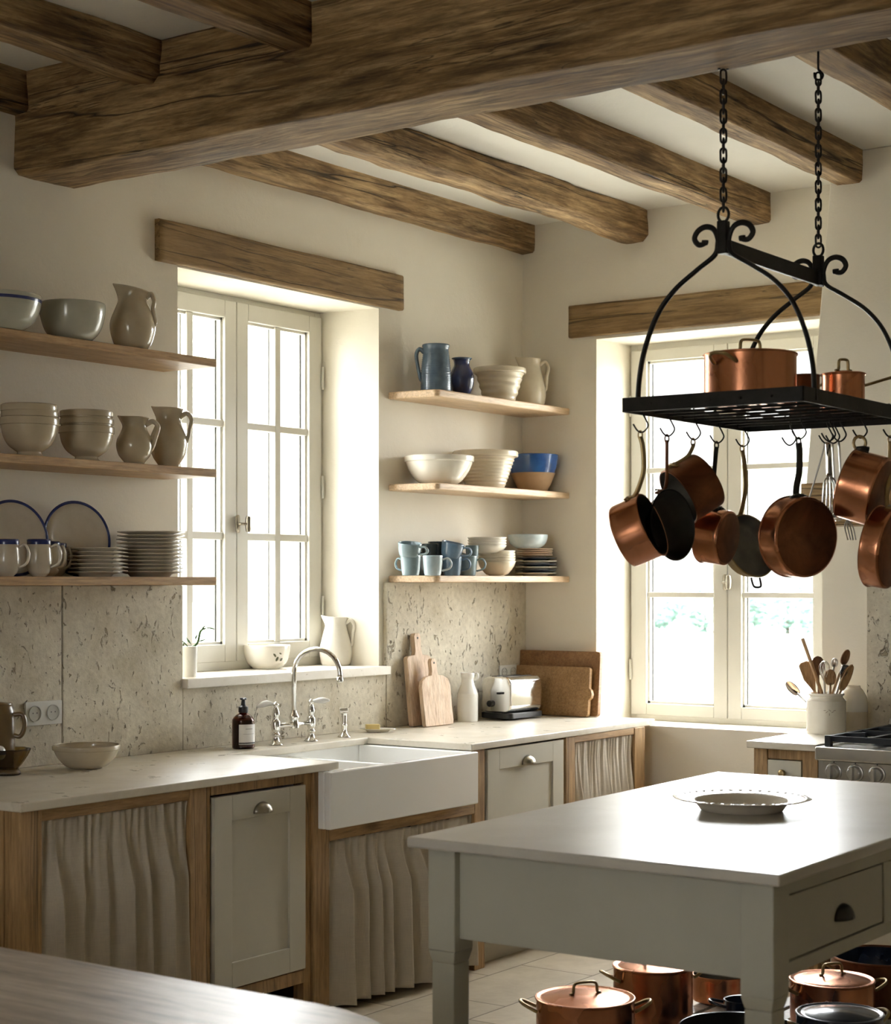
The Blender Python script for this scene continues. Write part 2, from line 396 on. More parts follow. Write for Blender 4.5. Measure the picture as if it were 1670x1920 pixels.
# ============================================================ the setting
def wall_pieces():
    g = G(); o = .40
    g.prism([(-8.6, 0), (-2.41, 0), (-2.335, .3), (-2.335, o), (-8.6, o)], 0, 3.5)
    g.prism([(-1.156, 0), (0, 0), (.40, 0), (.40, o), (-1.193, o), (-1.193, .3)], 0, 3.5)
    g.box(-2.41, -1.156, 0, o, 2.745, 3.5); g.box(-2.41, -1.156, 0, o, 0, 1.15)
    struct(g.out('wall_left', 'plaster'))
    g = G()
    g.prism([(0, 0), (0, -.42), (.3, -.437), (o, -.437), (o, 0)], 0, 3.5)
    g.prism([(0, -1.568), (0, -6.6), (o, -6.6), (o, -1.50), (.3, -1.50)], 0, 3.5)
    g.box(0, o, -1.568, -.42, 2.705, 3.5); g.box(0, o, -1.568, -.42, 0, .875)
    struct(g.out('wall_right', 'plaster'))
    struct(G().box(-8.6, 0, -6.8, -6.6, 0, 3.5).out('wall_front', 'plaster'))
    g = G(); g.box(-8.8, -8.6, -6.8, -2.9, 0, 3.5); g.box(-8.8, -8.6, -2.1, .4, 0, 3.5); g.box(-8.8, -8.6, -2.9, -2.1, 2.3, 3.5); g.box(-8.8, -8.6, -2.9, -2.1, 0, 1.0)  # opening added out of view to let fill light into the room
    struct(g.out('wall_back', 'plaster'))
    struct(G().box(-8.6, 0, -6.6, 0, -.1, 0).out('floor', 'floor'))
    struct(G().box(-8.6, 0, -6.6, 0, 3.29, 3.5).out('ceiling', 'ceil'))
wall_pieces()

JX = onY(117, 1250, -.022).x
# travertine cladding: slabs with fine joints on the sink wall and behind the stove
for k, (a, b, z1) in enumerate([(-4.9, JX - .003, 1.535), (JX + .003, -2.404, 1.535)]):
    n = 'trim_%d' % (k + 1)
    struct(G().box(a, b, -.022, 0, .908, z1).out(n, 'trav', bevel=.003))
struct(G().box(-2.400, -1.13, -.020, 0, .908, 1.142).out('trim_3', 'trav', bevel=.003))
struct(G().box(-1.127, -.001, -.022, 0, .908, 1.545).out('trim_4', 'trav', bevel=.003))
struct(G().box(-.022, 0, -4.4, -1.782, .9, 1.80).out('trim_5', 'trav', bevel=.003))
M['trav5'] = M['trav']

# beams
BX0, BX1 = -3.21, -2.915
tag(timber(G(), 'y', -6.6, .02, BX0, BX1, 2.947, 3.31, .008, 1, 130, .02).out('ceiling_beam', 'beamy', smooth=True),
    'huge dark hewn oak beam crossing the whole top of the room', 'beam', 'ceiling timbers')
JY = [(-.07, .06, 'slim pale oak joist running along the top of the sink wall'),
      (-.695, -.56, 'knotty rounded oak joist, second from the sink wall'),
      (-1.325, -1.205, 'straight oak joist, third from the sink wall'),
      (-1.965, -1.85, 'oak joist ending at the top of the hood, fourth from the sink wall'),
      (-2.60, -2.46, 'oak joist near the right edge with a pot rack chain hooked under it')]
for i, (a, b, lab) in enumerate(JY):
    for x0, x1, w in ((BX1 - .01, .02 if i < 3 else -.46, 0), (-8.6, BX0 + .01, 1)):
        if i == 4 and w: continue
        g = timber(G(), 'x', x0, x1, a, b, 3.156 if i != 1 or w else 3.15, 3.31, .006 if i != 1 else .013, 3 + i * 2 + w, 90, .010 if i != 1 else .026)
        l2 = ['shadowy oak joist in the top left corner, hard against the sink wall', 'dark oak joist with a lit underside entering at the top left edge', 'dark oak joist at the top edge, second on the near side of the big beam', 'oak joist over the near side, mostly above the frame'][i] if w else lab
        if w and i == 3: continue
        tag(g.out('ceiling_joist', 'beamx', smooth=True), l2, 'beam', 'ceiling timbers')
tag(timber(G(), 'x', -2.532, -1.010, -.028, .30, 2.752, 2.907, .003, 21, 60, .006).out('window_lintel', 'lintx', smooth=True),
    'oak lintel with a long crack over the sink window', 'lintel', 'oak lintels')
tag(timber(G(), 'y', -1.86, -.278, -.024, .29, 2.720, 2.875, .003, 22, 60, .006).out('window_lintel', 'linty', smooth=True),
    'smoother brown oak lintel over the far window behind the pot rack', 'lintel', 'oak lintels')

# range hood: tapering plaster hood on an oak mantle
h = thing('range_hood', 'plastered range hood with an oak mantle beam above the stove', 'range hood', (-.3, -2.4, 1.77))
g = G(); L = (-.3, -2.4, 1.77)
q = [(-.515, -1.835, 3.29), (0, -1.835, 3.29), (0, -3.0, 3.29), (-.515, -3.0, 3.29), (-.60, -1.757, 1.94), (0, -1.757, 1.94), (0, -3.08, 1.94), (-.60, -3.08, 1.94)]
g.add([tuple(Vector(p) - Vector(L)) for p in q], [(0, 1, 2, 3), (4, 7, 6, 5), (0, 4, 5, 1), (1, 5, 6, 2), (2, 6, 7, 3), (3, 7, 4, 0)])
g.out('hood_body', 'plaster', h, bevel=.006)
timber(G(), 'y', -.69, .65, -.33, -.24, .0, .175, .003, 31, 50, .006).out('mantle_beam', 'linty', h, smooth=True)
g = G(); g.box(-.24, .3, -.69, .65, .06, .17); g.out('hood_underside', 'linty', h)
G().box(-.22, .28, -.60, .56, .035, .06).out('filter_panel', 'iron', h)

# ---------------------------------------------------------------- windows
def window(name, loc, rz, W, zb, zt, mz, cols, sash_top, sash_bot, pane_top, pane_bot, hand, stile=.07):
    """loc: lower left of the frame seen from the room; local x right, local y outward"""
    o = thing(name, '', 'window', loc, rz); del o['label']; del o['category']; struct(o)
    z0 = loc[2]
    g = G(); f = .04
    for a in (0, W - f): g.box(a, a + f, .0, .07, zb - z0, zt - z0)
    g.box(f, W - f, .0, .07, sash_top - z0 - .01, zt - z0); g.box(f, W - f, -.012, .07, zb - z0, sash_bot - z0 + .006)
    g.out('window_frame', 'win', o, bevel=.003)
    c = W / 2
    for s, (a, b) in enumerate(((.012, c - .002), (c + .002, W - .012))):
        g = G(); so, si = (.085, stile) if s == 0 else (stile, .085)
        d0, d1 = -.018, .045
        g.box(a, a + so, d0, d1, sash_bot - z0, sash_top - z0); g.box(b - si, b, d0, d1, sash_bot - z0, sash_top - z0)
        g.box(a + so, b - si, d0, d1, pane_top - z0, sash_top - z0); g.box(a + so, b - si, d0, d1, sash_bot - z0, pane_bot - z0)
        sh = g.out('sash', 'win', o, bevel=.004)
        mg = G(); xs = [a + so]
        wp = (b - si) - (a + so)
        for k in range(1, cols):
            xm = a + so + wp * k / cols; mg.box(xm - .018, xm + .018, d0 + .008, d1 - .012, pane_bot - z0, pane_top - z0)
        for (m0, m1) in mz: mg.box(a + so, b - si, d0 + .010, d1 - .014, m0 - z0, m1 - z0)
        mg.out('glazing_bars', 'win', sh, bevel=.004)
        bd = G(); lx0, lx1, lz0, lz1 = a + so, b - si, pane_bot - z0, pane_top - z0
        t = .011
        bd.box(lx0, lx0 + t, .0, .02, lz0, lz1); bd.box(lx1 - t, lx1, .0, .02, lz0, lz1); bd.box(lx0, lx1, .0, .02, lz1 - t, lz1); bd.box(lx0, lx1, .0, .02, lz0, lz0 + t)
        bd.out('glazing_bead', 'win', sh)
        G().box(lx0, lx1, .018, .022, lz0, lz1).out('glass_pane', 'glass', sh)
        gk = G(); bars = [a + so + wp * k / cols for k in range(1, cols)]
        for e0, e1 in [(lx0, lx0 + .015)] + [(q - .022, q + .022) for q in bars] + [(lx1 - .015, lx1)]:
            gk.box(e0, e1, .026, .040, lz0, lz1)
        gk.out('gasket', 'gasket', sh)
        hx = a + .002 if s == 0 else b - .002
        for hz in (sash_bot + .22, (sash_bot + sash_top) / 2, sash_top - .27):
            G().lathe([(0, -.05), (.006, -.05), (.006, .05), (0, .05)], 10, Matrix.Translation((hx, -.026, hz - z0))).out('hinge', 'win', sh, smooth=True)
    hd = G(); hz = hand - z0
    hd.prism(rrect(-.011, .011, -.038, .038, .010), 0, .006, Matrix.Translation((c - .006, -.026, hz)) @ Matrix.Rotation(PI / 2, 4, 'X'))
    hd.tube([(c - .006, -.02, hz), (c - .006, -.055, hz)], .006)
    hd.lathe(prof([(0, -.034), (.010, -.03), (.013, 0), (.010, .03), (0, .034)]), 14, Matrix.Translation((c - .006 + .032, -.058, hz)))
    hd.tube([(c - .006, -.055, hz), (c + .026, -.058, hz)], .006)
    hd.out('window_handle', 'pewter', o, smooth=True)
    return o
window('window_1', (-2.335, .30, 1.18), 0, 1.142, 1.18, 2.745, [(2.192, 2.222), (1.723, 1.755)], 2, 2.722, 1.215, 2.648, 1.288, 1.79)
window('window_2', (.30, -.437, .875), -PI / 2, 1.063, .875, 2.71, [(1.472, 1.498), (2.075, 2.101)], 1, 2.675, .900, 2.62, .957, 1.545)
tag(G().box(-2.402, -1.125, -.045, .34, 1.142, 1.18).out('window_sill', 'sill', bevel=.004),
    'pale stone sill slab under the sink window', 'window sill')

# ---------------------------------------------------------------- outdoors
struct(G().box(-60, 130, -90, 110, -.5, -.42).out('ground', 'grass'))
def shrub(loc, rx, ry, rzz, n, leaf, seed, mat, root, trunk=0):
    rnd = random.Random(seed); g = G()
    for i in range(n):
        u = rnd.uniform(-1, 1); a = rnd.uniform(0, 2 * PI); q = math.sqrt(1 - u * u); rr = rnd.uniform(.55, 1.0) * (1 + .3 * noise.noise(Vector((q * math.cos(a) * 2, q * math.sin(a) * 2, u * 2 + seed))))
        c = Vector((q * math.cos(a) * rx * rr, q * math.sin(a) * ry * rr, (u * rr + 1) * rzz + trunk))
        m = Matrix.Translation(c) @ Matrix.Rotation(rnd.uniform(0, 6), 4, 'Z') @ Matrix.Rotation(rnd.uniform(-1.3, 1.3), 4, 'X')
        l = leaf * rnd.uniform(.6, 1.3)
        g.add([(-l, 0, 0), (0, -l * .45, l * .1), (l, 0, 0), (0, l * .45, l * .1)], [(0, 1, 2, 3)], m)
    g.out('foliage', mat, root)
    if trunk or 1: G().tube([(0, 0, 0), (rx * .05, 0, rzz + trunk)], [max(.03, rx * .07), .02], 8).out('trunk', 'bark', root, smooth=True)
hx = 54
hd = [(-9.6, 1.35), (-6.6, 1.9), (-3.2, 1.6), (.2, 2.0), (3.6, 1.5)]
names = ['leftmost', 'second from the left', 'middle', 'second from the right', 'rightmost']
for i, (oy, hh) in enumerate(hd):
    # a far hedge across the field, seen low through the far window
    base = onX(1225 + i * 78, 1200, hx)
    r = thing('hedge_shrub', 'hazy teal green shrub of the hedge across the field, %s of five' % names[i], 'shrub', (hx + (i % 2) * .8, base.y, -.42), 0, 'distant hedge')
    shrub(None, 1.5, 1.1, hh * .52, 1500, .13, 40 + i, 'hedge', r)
def tree(loc, h, rx, n, leaf, seed, lab):
    r = thing('tree', lab, 'tree', loc, 0, 'trees beyond the windows')
    shrub(None, rx, rx, h * .36, n, leaf, seed, 'tree', r, h * .28); return r

# ---------------------------------------------------------------- worktops, cabinets, sink
CT0, CT1 = .880, .908
wt = G(); FY = -.767
wt.prism([(-3.85, FY), (-2.385, FY), (-2.385, -.25), (-1.552, -.25), (-1.552, FY), (-.002, FY + .03), (-.002, -.001), (-4.9, -.001), (-4.9, -.14), (-3.85, -.14)], CT0, CT1)
tag(wt.out('worktop', 'ctop', bevel=.004), 'long pale limestone worktop running along the sink wall', 'worktop')

def shaker(g, x0, x1, z0, z1, y, st=.085, th=.022):
    g.box(x0, x0 + st, y, y + th, z0, z1); g.box(x1 - st, x1, y, y + th, z0, z1)
    g.box(x0 + st, x1 - st, y, y + th, z0, z0 + st); g.box(x0 + st, x1 - st, y, y + th, z1 - st, z1)
    g.box(x0 + st - .005, x1 - st + .005, y + .009, y + th - .001, z0 + st - .005, z1 - st + .005)
def cup_pull(parent, x, y, z, mat='pewter', w=.046, sc=1.0):
    g = G(); n = 12; vs = []; fs = []
    for i in range(n + 1):
        a = PI * i / n
        for k in range(7):
            b = (PI / 2) * k / 6
            # quarter dome open underneath
            vs.append((x + w * math.cos(a) * math.cos(b * .999) , y - .028 * math.sin(b) - .0005, z - .016 + .037 * math.sin(a) * math.cos(b) ))
    for i in range(n):
        for k in range(6): fs.append((i * 7 + k, i * 7 + k + 1, (i + 1) * 7 + k + 1, (i + 1) * 7 + k))
    g.add(vs, fs)
    o = g.out('cup_pull', mat, parent, smooth=True)
    m = o.modifiers.new('s', 'SOLIDIFY'); m.thickness = .002
    return o
PY = -.745
def local(o, g):  # shift world coords of a G into the thing's frame
    L = o.location; g.v = [(a - L.x, b - L.y, c - L.z) for a, b, c in g.v]; return g
def post(o, x0, x1, d=.07): local(o, G().box(x0, x1, PY, PY + d, 0, CT0)).out('post', 'oakz', o, bevel=.004)
def carcass(o, x0, x1, z0=.14):
    g = G(); g.box(x0, x1, -.66, -.04, z0, z0 + .02); g.box(x0, x1, -.045, -.03, z0, .86)
    local(o, g).out('carcass', 'oakx', o)

c1 = thing('base_cabinet', 'oak base cabinet with plank end panel at the left end of the worktop', 'cabinet', (-3.44, -.4, 0), 0, 'oak base cabinets')
post(c1, -3.833, -3.749); post(c1, -3.123, -3.047)
local(c1, G().box(-3.749, -3.123, PY + .004, PY + .05, .842, CT0)).out('top_rail', 'oakx', c1, bevel=.003)
g = G()
for k in range(4): g.box(-3.833, -3.805, PY + .072 + k * .165, PY + .072 + (k + 1) * .165 - .002, .0, CT0)
local(c1, g).out('end_panel', 'oakz', c1, bevel=.002)
carcass(c1, -3.80, -3.05)
local(c1, G().tube([(-3.75, PY + .030, .830), (-3.12, PY + .030, .830)], .005)).out('curtain_rod', 'iron', c1, smooth=True)

c2 = thing('base_cabinet', 'oak base cabinet with a tall greige panelled door left of the sink', 'cabinet', (-2.77, -.4, 0), 0, 'oak base cabinets')
g = G(); g.box(-3.047, -3.016, PY + .012, PY + .06, .0, CT0); g.box(-2.541, -2.5, PY + .012, PY + .06, .0, CT0); g.box(-3.016, -2.541, PY + .010, PY + .06, .845, CT0); g.box(-3.016, -2.541, PY + .006, PY + .06, .145, .192)
local(c2, g).out('face_frame', 'oakz', c2, bevel=.003)
g = G(); shaker(g, -3.010, -2.546, .197, .839, PY - .002); dr = local(c2, g).out('door', 'paint', c2, bevel=.002)
cup_pull(dr, -2.775 + 2.77, PY - .002 + .4, .783)
carcass(c2, -3.045, -2.5)

c3 = thing('base_cabinet', 'oak sink cabinet with a curtained opening under the white sink', 'cabinet', (-1.96, -.4, 0), 0, 'oak base cabinets')
post(c3, -2.5, -2.411, .09); post(c3, -1.499, -1.427, .07)
local(c3, G().box(-2.411, -1.499, PY, PY + .06, .625, .668)).out('sink_rail', 'oakx', c3, bevel=.003)
local(c3, G().tube([(-2.41, PY + .030, .606), (-1.5, PY + .030, .606)], .005)).out('curtain_rod', 'iron', c3, smooth=True)
g = G(); g.box(-2.44, -1.5, -.045, -.03, .14, .86); g.box(-2.44, -1.5, -.64, -.04, .10, .12); local(c3, g).out('carcass', 'oakx', c3)

c4 = thing('dishwasher', 'built in appliance behind a greige panelled door right of the sink', 'dishwasher', (-1.12, -.4, 0), 0)
g = G(); shaker(g, -1.412, -.832, .10, .872, PY - .004); dr = local(c4, g).out('door', 'paint', c4, bevel=.002)
cup_pull(dr, -1.115 + 1.12, PY - .004 + .4, .808, 'pewter')
local(c4, G().box(-1.405, -.84, PY + .03, -.05, .09, .87)).out('appliance_body', 'plastic', c4)
local(c4, G().box(-1.41, -.83, PY + .06, PY + .075, .0, .085)).out('kick_plate', 'paint', c4)

c5 = thing('base_cabinet', 'oak base cabinet with a pale curtain at the far right end of the worktop', 'cabinet', (-.46, -.4, 0), 0, 'oak base cabinets')
post(c5, -.806, -.731); post(c5, -.206, -.111)
local(c5, G().box(-.731, -.206, PY + .004, PY + .05, .850, CT0)).out('top_rail', 'oakx', c5, bevel=.003)
local(c5, G().tube([(-.73, PY + .030, .834), (-.206, PY + .030, .834)], .005)).out('curtain_rod', 'iron', c5, smooth=True)
local(c5, G().box(-.14, -.112, PY + .07, -.02, .0, CT0)).out('end_panel', 'oakz', c5, bevel=.002)
carcass(c5, -.80, -.14)

def curtain(x0, x1, zt, zb, nf, seed, mat, lab, spread=.0, amp=.019):
    rnd = random.Random(seed); nu, nv = 260, 46
    ph = [rnd.uniform(.7, 1.35) for _ in range(nf)]; tot = sum(ph); ed = [0]
    for p in ph: ed.append(ed[-1] + p / tot)
    am = [rnd.uniform(.55, 1.25) for _ in range(nf)]
    vs = []; W = x1 - x0
    for j in range(nv + 1):
        t = j / nv; z = zt + (zb - zt) * t
        for i in range(nu + 1):
            u = i / nu
            k = max(b for b in range(nf) if ed[b] <= u + 1e-9); fu = (u - ed[k]) / (ed[k + 1] - ed[k])
            big = am[k] * ((fu / .82) ** 1.5 if fu < .82 else math.cos((fu - .82) / .18 * PI / 2) ** 1.0)   # soft slope, then a sharp edge facing the far window
            gath = .004 * math.sin(u * nf * 2 * PI * 2.3 + 1.3 * math.sin(u * 19)) + .003 * math.sin(u * 140)
            w = min(1, t * 3.2) ** .8
            y = -(big * amp * (0.35 + .65 * w) * (1 + .35 * t)) * w - gath * (1 - .85 * w) + .004 * noise.noise(Vector((u * 5, t * 3, seed)))
            if t < .10: y -= .006 * (1 - t / .10)
            x = x0 + W * u + W * spread * (u - .5) * t + .006 * noise.noise(Vector((u * 9, t * 2.5, seed + 5))) * w 
            vs.append((x, PY + .022 + y, z + (.004 * noise.noise(Vector((u * 25, seed, 0))) if t in (0, 1) else 0)))
    fs = [(j * (nu + 1) + i, j * (nu + 1) + i + 1, (j + 1) * (nu + 1) + i + 1, (j + 1) * (nu + 1) + i) for j in range(nv) for i in range(nu)]
    o = G().add(vs, fs).out('cabinet_curtain', mat, smooth=True); m = o.modifiers.new('s', 'SOLIDIFY'); m.thickness = .0016
    return tag(o, lab, 'curtain', 'linen cabinet curtains')
curtain(-3.745, -3.126, .846, .06, 7, 1, 'linen', 'brown grey linen curtain across the left end cabinet', .05, .048)
curtain(-2.408, -1.502, .622, .03, 10, 2, 'linen', 'gathered linen curtain hanging below the white sink', .0, .052)
curtain(-.730, -.208, .850, .05, 7, 3, 'linenp', 'pale linen curtain across the small far cabinet', .02, .026)

# farmhouse sink, double bowl
sk = thing('farmhouse_sink', 'white fireclay double bowl apron sink set between the worktops', 'sink', (-1.96, -.5, .67))
SX0, SX1, SY0, SY1, SZ0, SZ1 = -2.475, -1.552, -.80, -.20, .675, .8795
w = .022; mid = onY(752, 1431, -.78).x
g = G()
bm = bmesh.new()
def cut_box(x0, x1, y0, y1, z0, z1):
    m = G().box(x0, x1, y0, y1, z0, z1); return m
g.box(SX0, SX1, SY0, SY0 + .028, SZ0, SZ1); g.box(SX0, SX1, SY1 - w, SY1, SZ0, SZ1)
g.box(SX0, SX0 + .035, SY0 + .028, SY1 - w, SZ0, SZ1); g.box(SX1 - .03, SX1, SY0 + .028, SY1 - w, SZ0, SZ1)
g.box(mid - .013, mid + .013, SY0 + .028, SY1 - w, SZ0, SZ1 - .012); g.box(SX0 + .035, SX1 - .03, SY0 + .028, SY1 - w, SZ0, SZ0 + .022)
local(sk, g).out('basin', 'sink', sk, bevel=.006, bseg=3)
for xx in ((SX0 + mid) / 2, (SX1 + mid) / 2):
    local(sk, G().lathe([(0, 0), (.030, 0), (.038, .003), (.04, 0)], 24, Matrix.Translation((xx, -.48, SZ0 + .022)))).out('drain', 'chrome', sk, smooth=True)

# ---------------------------------------------------------------- far right: small cabinet and stove
c6 = thing('base_cabinet', 'narrow oak cabinet with a small painted drawer left of the stove', 'cabinet', (-.4, -1.735, 0), 0, 'oak base cabinets')
g = G(); g.box(-.765, -.72, -1.665, -1.605, 0, .878); g.box(-.765, -.72, -1.882, -1.815, 0, .878); g.box(-.76, -.72, -1.815, -1.665, .838, .878); g.box(-.72, -.02, -1.625, -1.605, .0, .878)
g.box(-.76, -.72, -1.815, -1.665, .64, .68); g.box(-.72, -.02, -1.882, -1.86, .0, .878); g.box(-.755, -.73, -1.815, -1.665, .1, .64)
local(c6, g).out('face_frame', 'oakz', c6, bevel=.003)
dr = local(c6, G().box(-.768, -.745, -1.812, -1.668, .683, .835)).out('drawer', 'paint', c6, bevel=.002)
kg = G().lathe(prof([(0, 0), (.006, 0), (.006, .012), (.015, .020), (.014, .030), (0, .034)]), 20, Matrix.Translation((-.768, -1.74,   .786)) @ Matrix.Rotation(-PI / 2, 4, 'Y'))
local(c6, kg).out('knob', 'brass', dr, smooth=True)
tag(G().box(-.792, -.001, -1.888, -1.585, .880, .908).out('worktop', 'ctop', bevel=.004), 'short limestone top on the narrow cabinet beside the stove', 'worktop')

st = thing('range_cooker', 'stainless gas range cooker at the right edge below the hood', 'stove', (-.42, -2.4, 0))
SY = [-2.98, -1.893]
local(st, G().box(-.74, -.70, SY[0] + .03, SY[0] + .07, 0, .10).box(-.74, -.70, SY[1] - .07, SY[1] - .03, 0, .10).box(-.12, -.08, SY[0] + .03, SY[0] + .07, 0, .10).box(-.12, -.08, SY[1] - .07, SY[1] - .03, 0, .10)).out('foot', 'steel', st)
local(st, G().box(-.79, -.03, SY[0], SY[1], .10, .895)).out('body', 'steel', st, bevel=.004)
local(st, G().box(-.822, -.03, SY[0], SY[1] + .002, .850, .903)).out('hob_top', 'steel', st, bevel=.008, bseg=3)
local(st, G().box(-.045, -.024, SY[0], SY[1], .903, .965)).out('backguard', 'steel', st, bevel=.003)
local(st, G().box(-.798, -.78, SY[0] + .02, SY[1] - .02, .755, .848)).out('control_panel', 'steel', st, bevel=.003)
for k in range(8):
    y = -1.962 - .0885 * k * 1.0 - .0
    if y < -2.95: break
    o = local(st, G().lathe([(0, 0), (.034, 0), (.035, .003), (.034, .007), (.030, .008), (.0285, .006), (.027, .006), (.0265, .024), (.024, .027), (0, .027)], 28, Matrix.Translation((-.798, y, .806)) @ Matrix.Rotation(-PI / 2, 4, 'Y')))
    kb = o.out('control_knob', 'steel', st, smooth=True, bevel=.001)
    local(st, G().box(-.850, -.824, y - .0075, y + .0075, .781, .833)).out('grip', 'steel', kb, bevel=.003)
    local(st, G().box(-.7992, -.798, y - .0035, y + .0015, .842, .8475)).out('dial_mark', 'ink', kb)
local(st, G().box(-.805, -.79, SY[0] + .08, SY[1] - .06, .30, .73)).out('oven_door', 'steel', st, bevel=.004)
local(st, G().tube([(-.85, SY[0] + .12, .70), (-.85, SY[1] - .12, .70)], .012)).out('oven_handle', 'steel', st, smooth=True)
for gi, (gy0, gy1) in enumerate(((-2.26, -1.925), (-2.62, -2.28), (-2.96, -2.64))):
    g = G(); r = .011
    z = .932
    g.tube([(-.76, gy0, z), (-.76, gy1, z), (-.10, gy1, z), (-.10, gy0, z)], r, 4, True, sq=True)
    ym = (gy0 + gy1) / 2
    g.tube([(-.76, ym, z), (-.10, ym, z)], r, 4, sq=True); g.tube([(-.43, gy0, z), (-.43, gy1, z)], r, 4, sq=True)
    for xx in (-.60, -.26):
        g.tube([(xx, gy0, z), (xx, gy0 + .09, z + .006)], r, 4, sq=True); g.tube([(xx, gy1, z), (xx, gy1 - .09, z + .006)], r, 4, sq=True)
    for xx in (-.76, -.43, -.10):
        for yy in (gy0, gy1): g.box(xx - .012, xx + .012, yy - .012, yy + .012, .902, .944)
    local(st, g).out('pan_support', 'grate', st)
    for xx in (-.60, -.26): local(st, G().lathe([(0, .903), (.05, .903), (.05, .915), (.035, .918), (.035, .926), (0, .928)], 24, Matrix.Translation((xx, ym, 0)))).out('burner', 'grate', st, smooth=False, bevel=.001)

# ---------------------------------------------------------------- island
isl = thing('kitchen_island', 'grey green painted kitchen island with a pale stone top and drawers', 'island', (-2.82, -2.56, 0))
local(isl, G().prism([(-3.745, -3.092), (-1.91, -3.06), (-1.91, -2.018), (-3.745, -2.078)], .882, .909)).out('stone_top', 'itop', isl, bevel=.006, bseg=3)
for (x0, y0) in ((-3.69, -2.187), (-3.69, -3.052), (-2.03, -2.14), (-2.03, -3.03)):
    g = G(); a = .082; cx, cy = x0 + a / 2, y0 + a / 2
    for (z0_, z1_, w0, w1) in ((.62, .882, a / 2, a / 2), (.590, .62, a / 2 - .007, a / 2), (.0, .590, a / 2 - .0075, a / 2 - .007)):
        vs = [(cx + sx * (w0 if zz == z0_ else w1), cy + sy * (w0 if zz == z0_ else w1), zz) for zz in (z0_, z1_) for sx, sy in ((-1, -1), (1, -1), (1, 1), (-1, 1))]
        g.add(vs, [(3, 2, 1, 0), (4, 5, 6, 7), (0, 1, 5, 4), (1, 2, 6, 5), (2, 3, 7, 6), (3, 0, 4, 7)])
    local(isl, g).out('leg', 'ipaint', isl, bevel=.003)
g = G(); g.box(-3.668, -3.64, -2.97, -2.187, .652, .882); g.box(-2.01, -1.985, -2.95, -2.14, .652, .882); g.box(-3.608, -2.03, -2.16, -2.135, .652, .882)
local(isl, g).out('apron', 'ipaint', isl, bevel=.002)
g = G(); yF = -3.040
g.box(-3.608, -2.03, yF, yF + .03, .838, .882); g.box(-3.608, -2.03, yF, yF + .03, .652, .684)
for xx in (-3.608, -3.010, -2.50): g.box(xx, xx + (.032 if xx > -3.6 else .03), yF, yF + .03, .684, .838)
local(isl, g).out('drawer_rail', 'ipaint', isl, bevel=.002)
for (a, b) in ((-3.574, -3.014), (-2.974, -2.504), (-2.464, -2.034)):
    d = local(isl, G().box(a, b, yF + .003, yF + .03, .688, .834)).out('drawer', 'ipaint', isl, bevel=.002)
    cup_pull(d, (a + b) / 2 + 2.82 + (.02 if a < -3.5 else 0), yF + .003 + 2.56, .752, 'darkiron')
for k in range(14):
    y = -3.03 + k * .067
    local(isl, G().box(-3.66, -1.96, y, y + .052, .178, .2)).out('shelf_slat', 'table', isl, bevel=.003)
local(isl, G().box(-3.62, -3.58, -3.03, -2.12, .14, .178).box(-2.02, -1.98, -3.03, -2.10, .14, .178)).out('shelf_rail', 'ipaint', isl, bevel=.003)

# ---------------------------------------------------------------- near table
tb = thing('dining_table', 'worn wooden table top blurred in the near left corner', 'table', (-5.5, -1.7, 0))
pts = [(-6.3, -.35), (-4.715, -.35)]
pts += [(-4.715, -2.58)]
for k in range(1, 9):
    a = PI / 2 * k / 8; pts.append((-4.715 - .45 * (1 - math.cos(a)), -2.58 - .45 * math.sin(a)))
pts += [(-6.3, -3.03)]
local(tb, G().prism(pts, .715, .75)).out('table_top', 'table', tb, bevel=.006, bseg=3)
for x in (-6.15, -5.0):
    for y in (-2.55, -.5): local(tb, G().box(x, x + .08, y - .04, y + .04, 0, .715)).out('leg', 'table', tb, bevel=.004)
local(tb, G().box(-6.1, -4.98, -2.5, -2.47, .62, .715).box(-6.1, -4.98, -.52, -.49, .62, .715).box(-4.96, -4.935, -2.47, -.52, .62, .715)).out('apron', 'table', tb, bevel=.003)

# ---------------------------------------------------------------- shelves
for k, (zb, zt, lab) in enumerate([(2.338, 2.367, 'top of the three oak shelves on the left, holding a jug and two bowls'), (1.933, 1.9625, 'middle oak shelf on the left with bowl stacks and jugs'), (1.536, 1.566, 'lowest oak shelf on the left with plates and rimmed mugs')]):
    tag(G().box(-4.9, -2.487, -.272, -.001, zb, zt).out('wall_shelf', 'shelf', bevel=.003), lab, 'shelf', 'oak wall shelves')
for k, (zb, zt, lab) in enumerate([(2.352, 2.384, 'top pale shelf in the corner with the blue jug'), (1.948, 1.978, 'middle pale corner shelf holding three wide bowls'), (1.545, 1.575, 'lowest pale corner shelf crowded with blue mugs and plates')]):
    tag(G().prism([(-1.09, -.001), (-1.075, -.235), (-1.068, -.248), (-1.052, -.258), (-.02, -.272), (-.001, -.272), (-.001, -.001)], zb, zt).out('wall_shelf', 'shelf2', bevel=.006, bseg=3), lab, 'shelf', 'pale corner shelves')

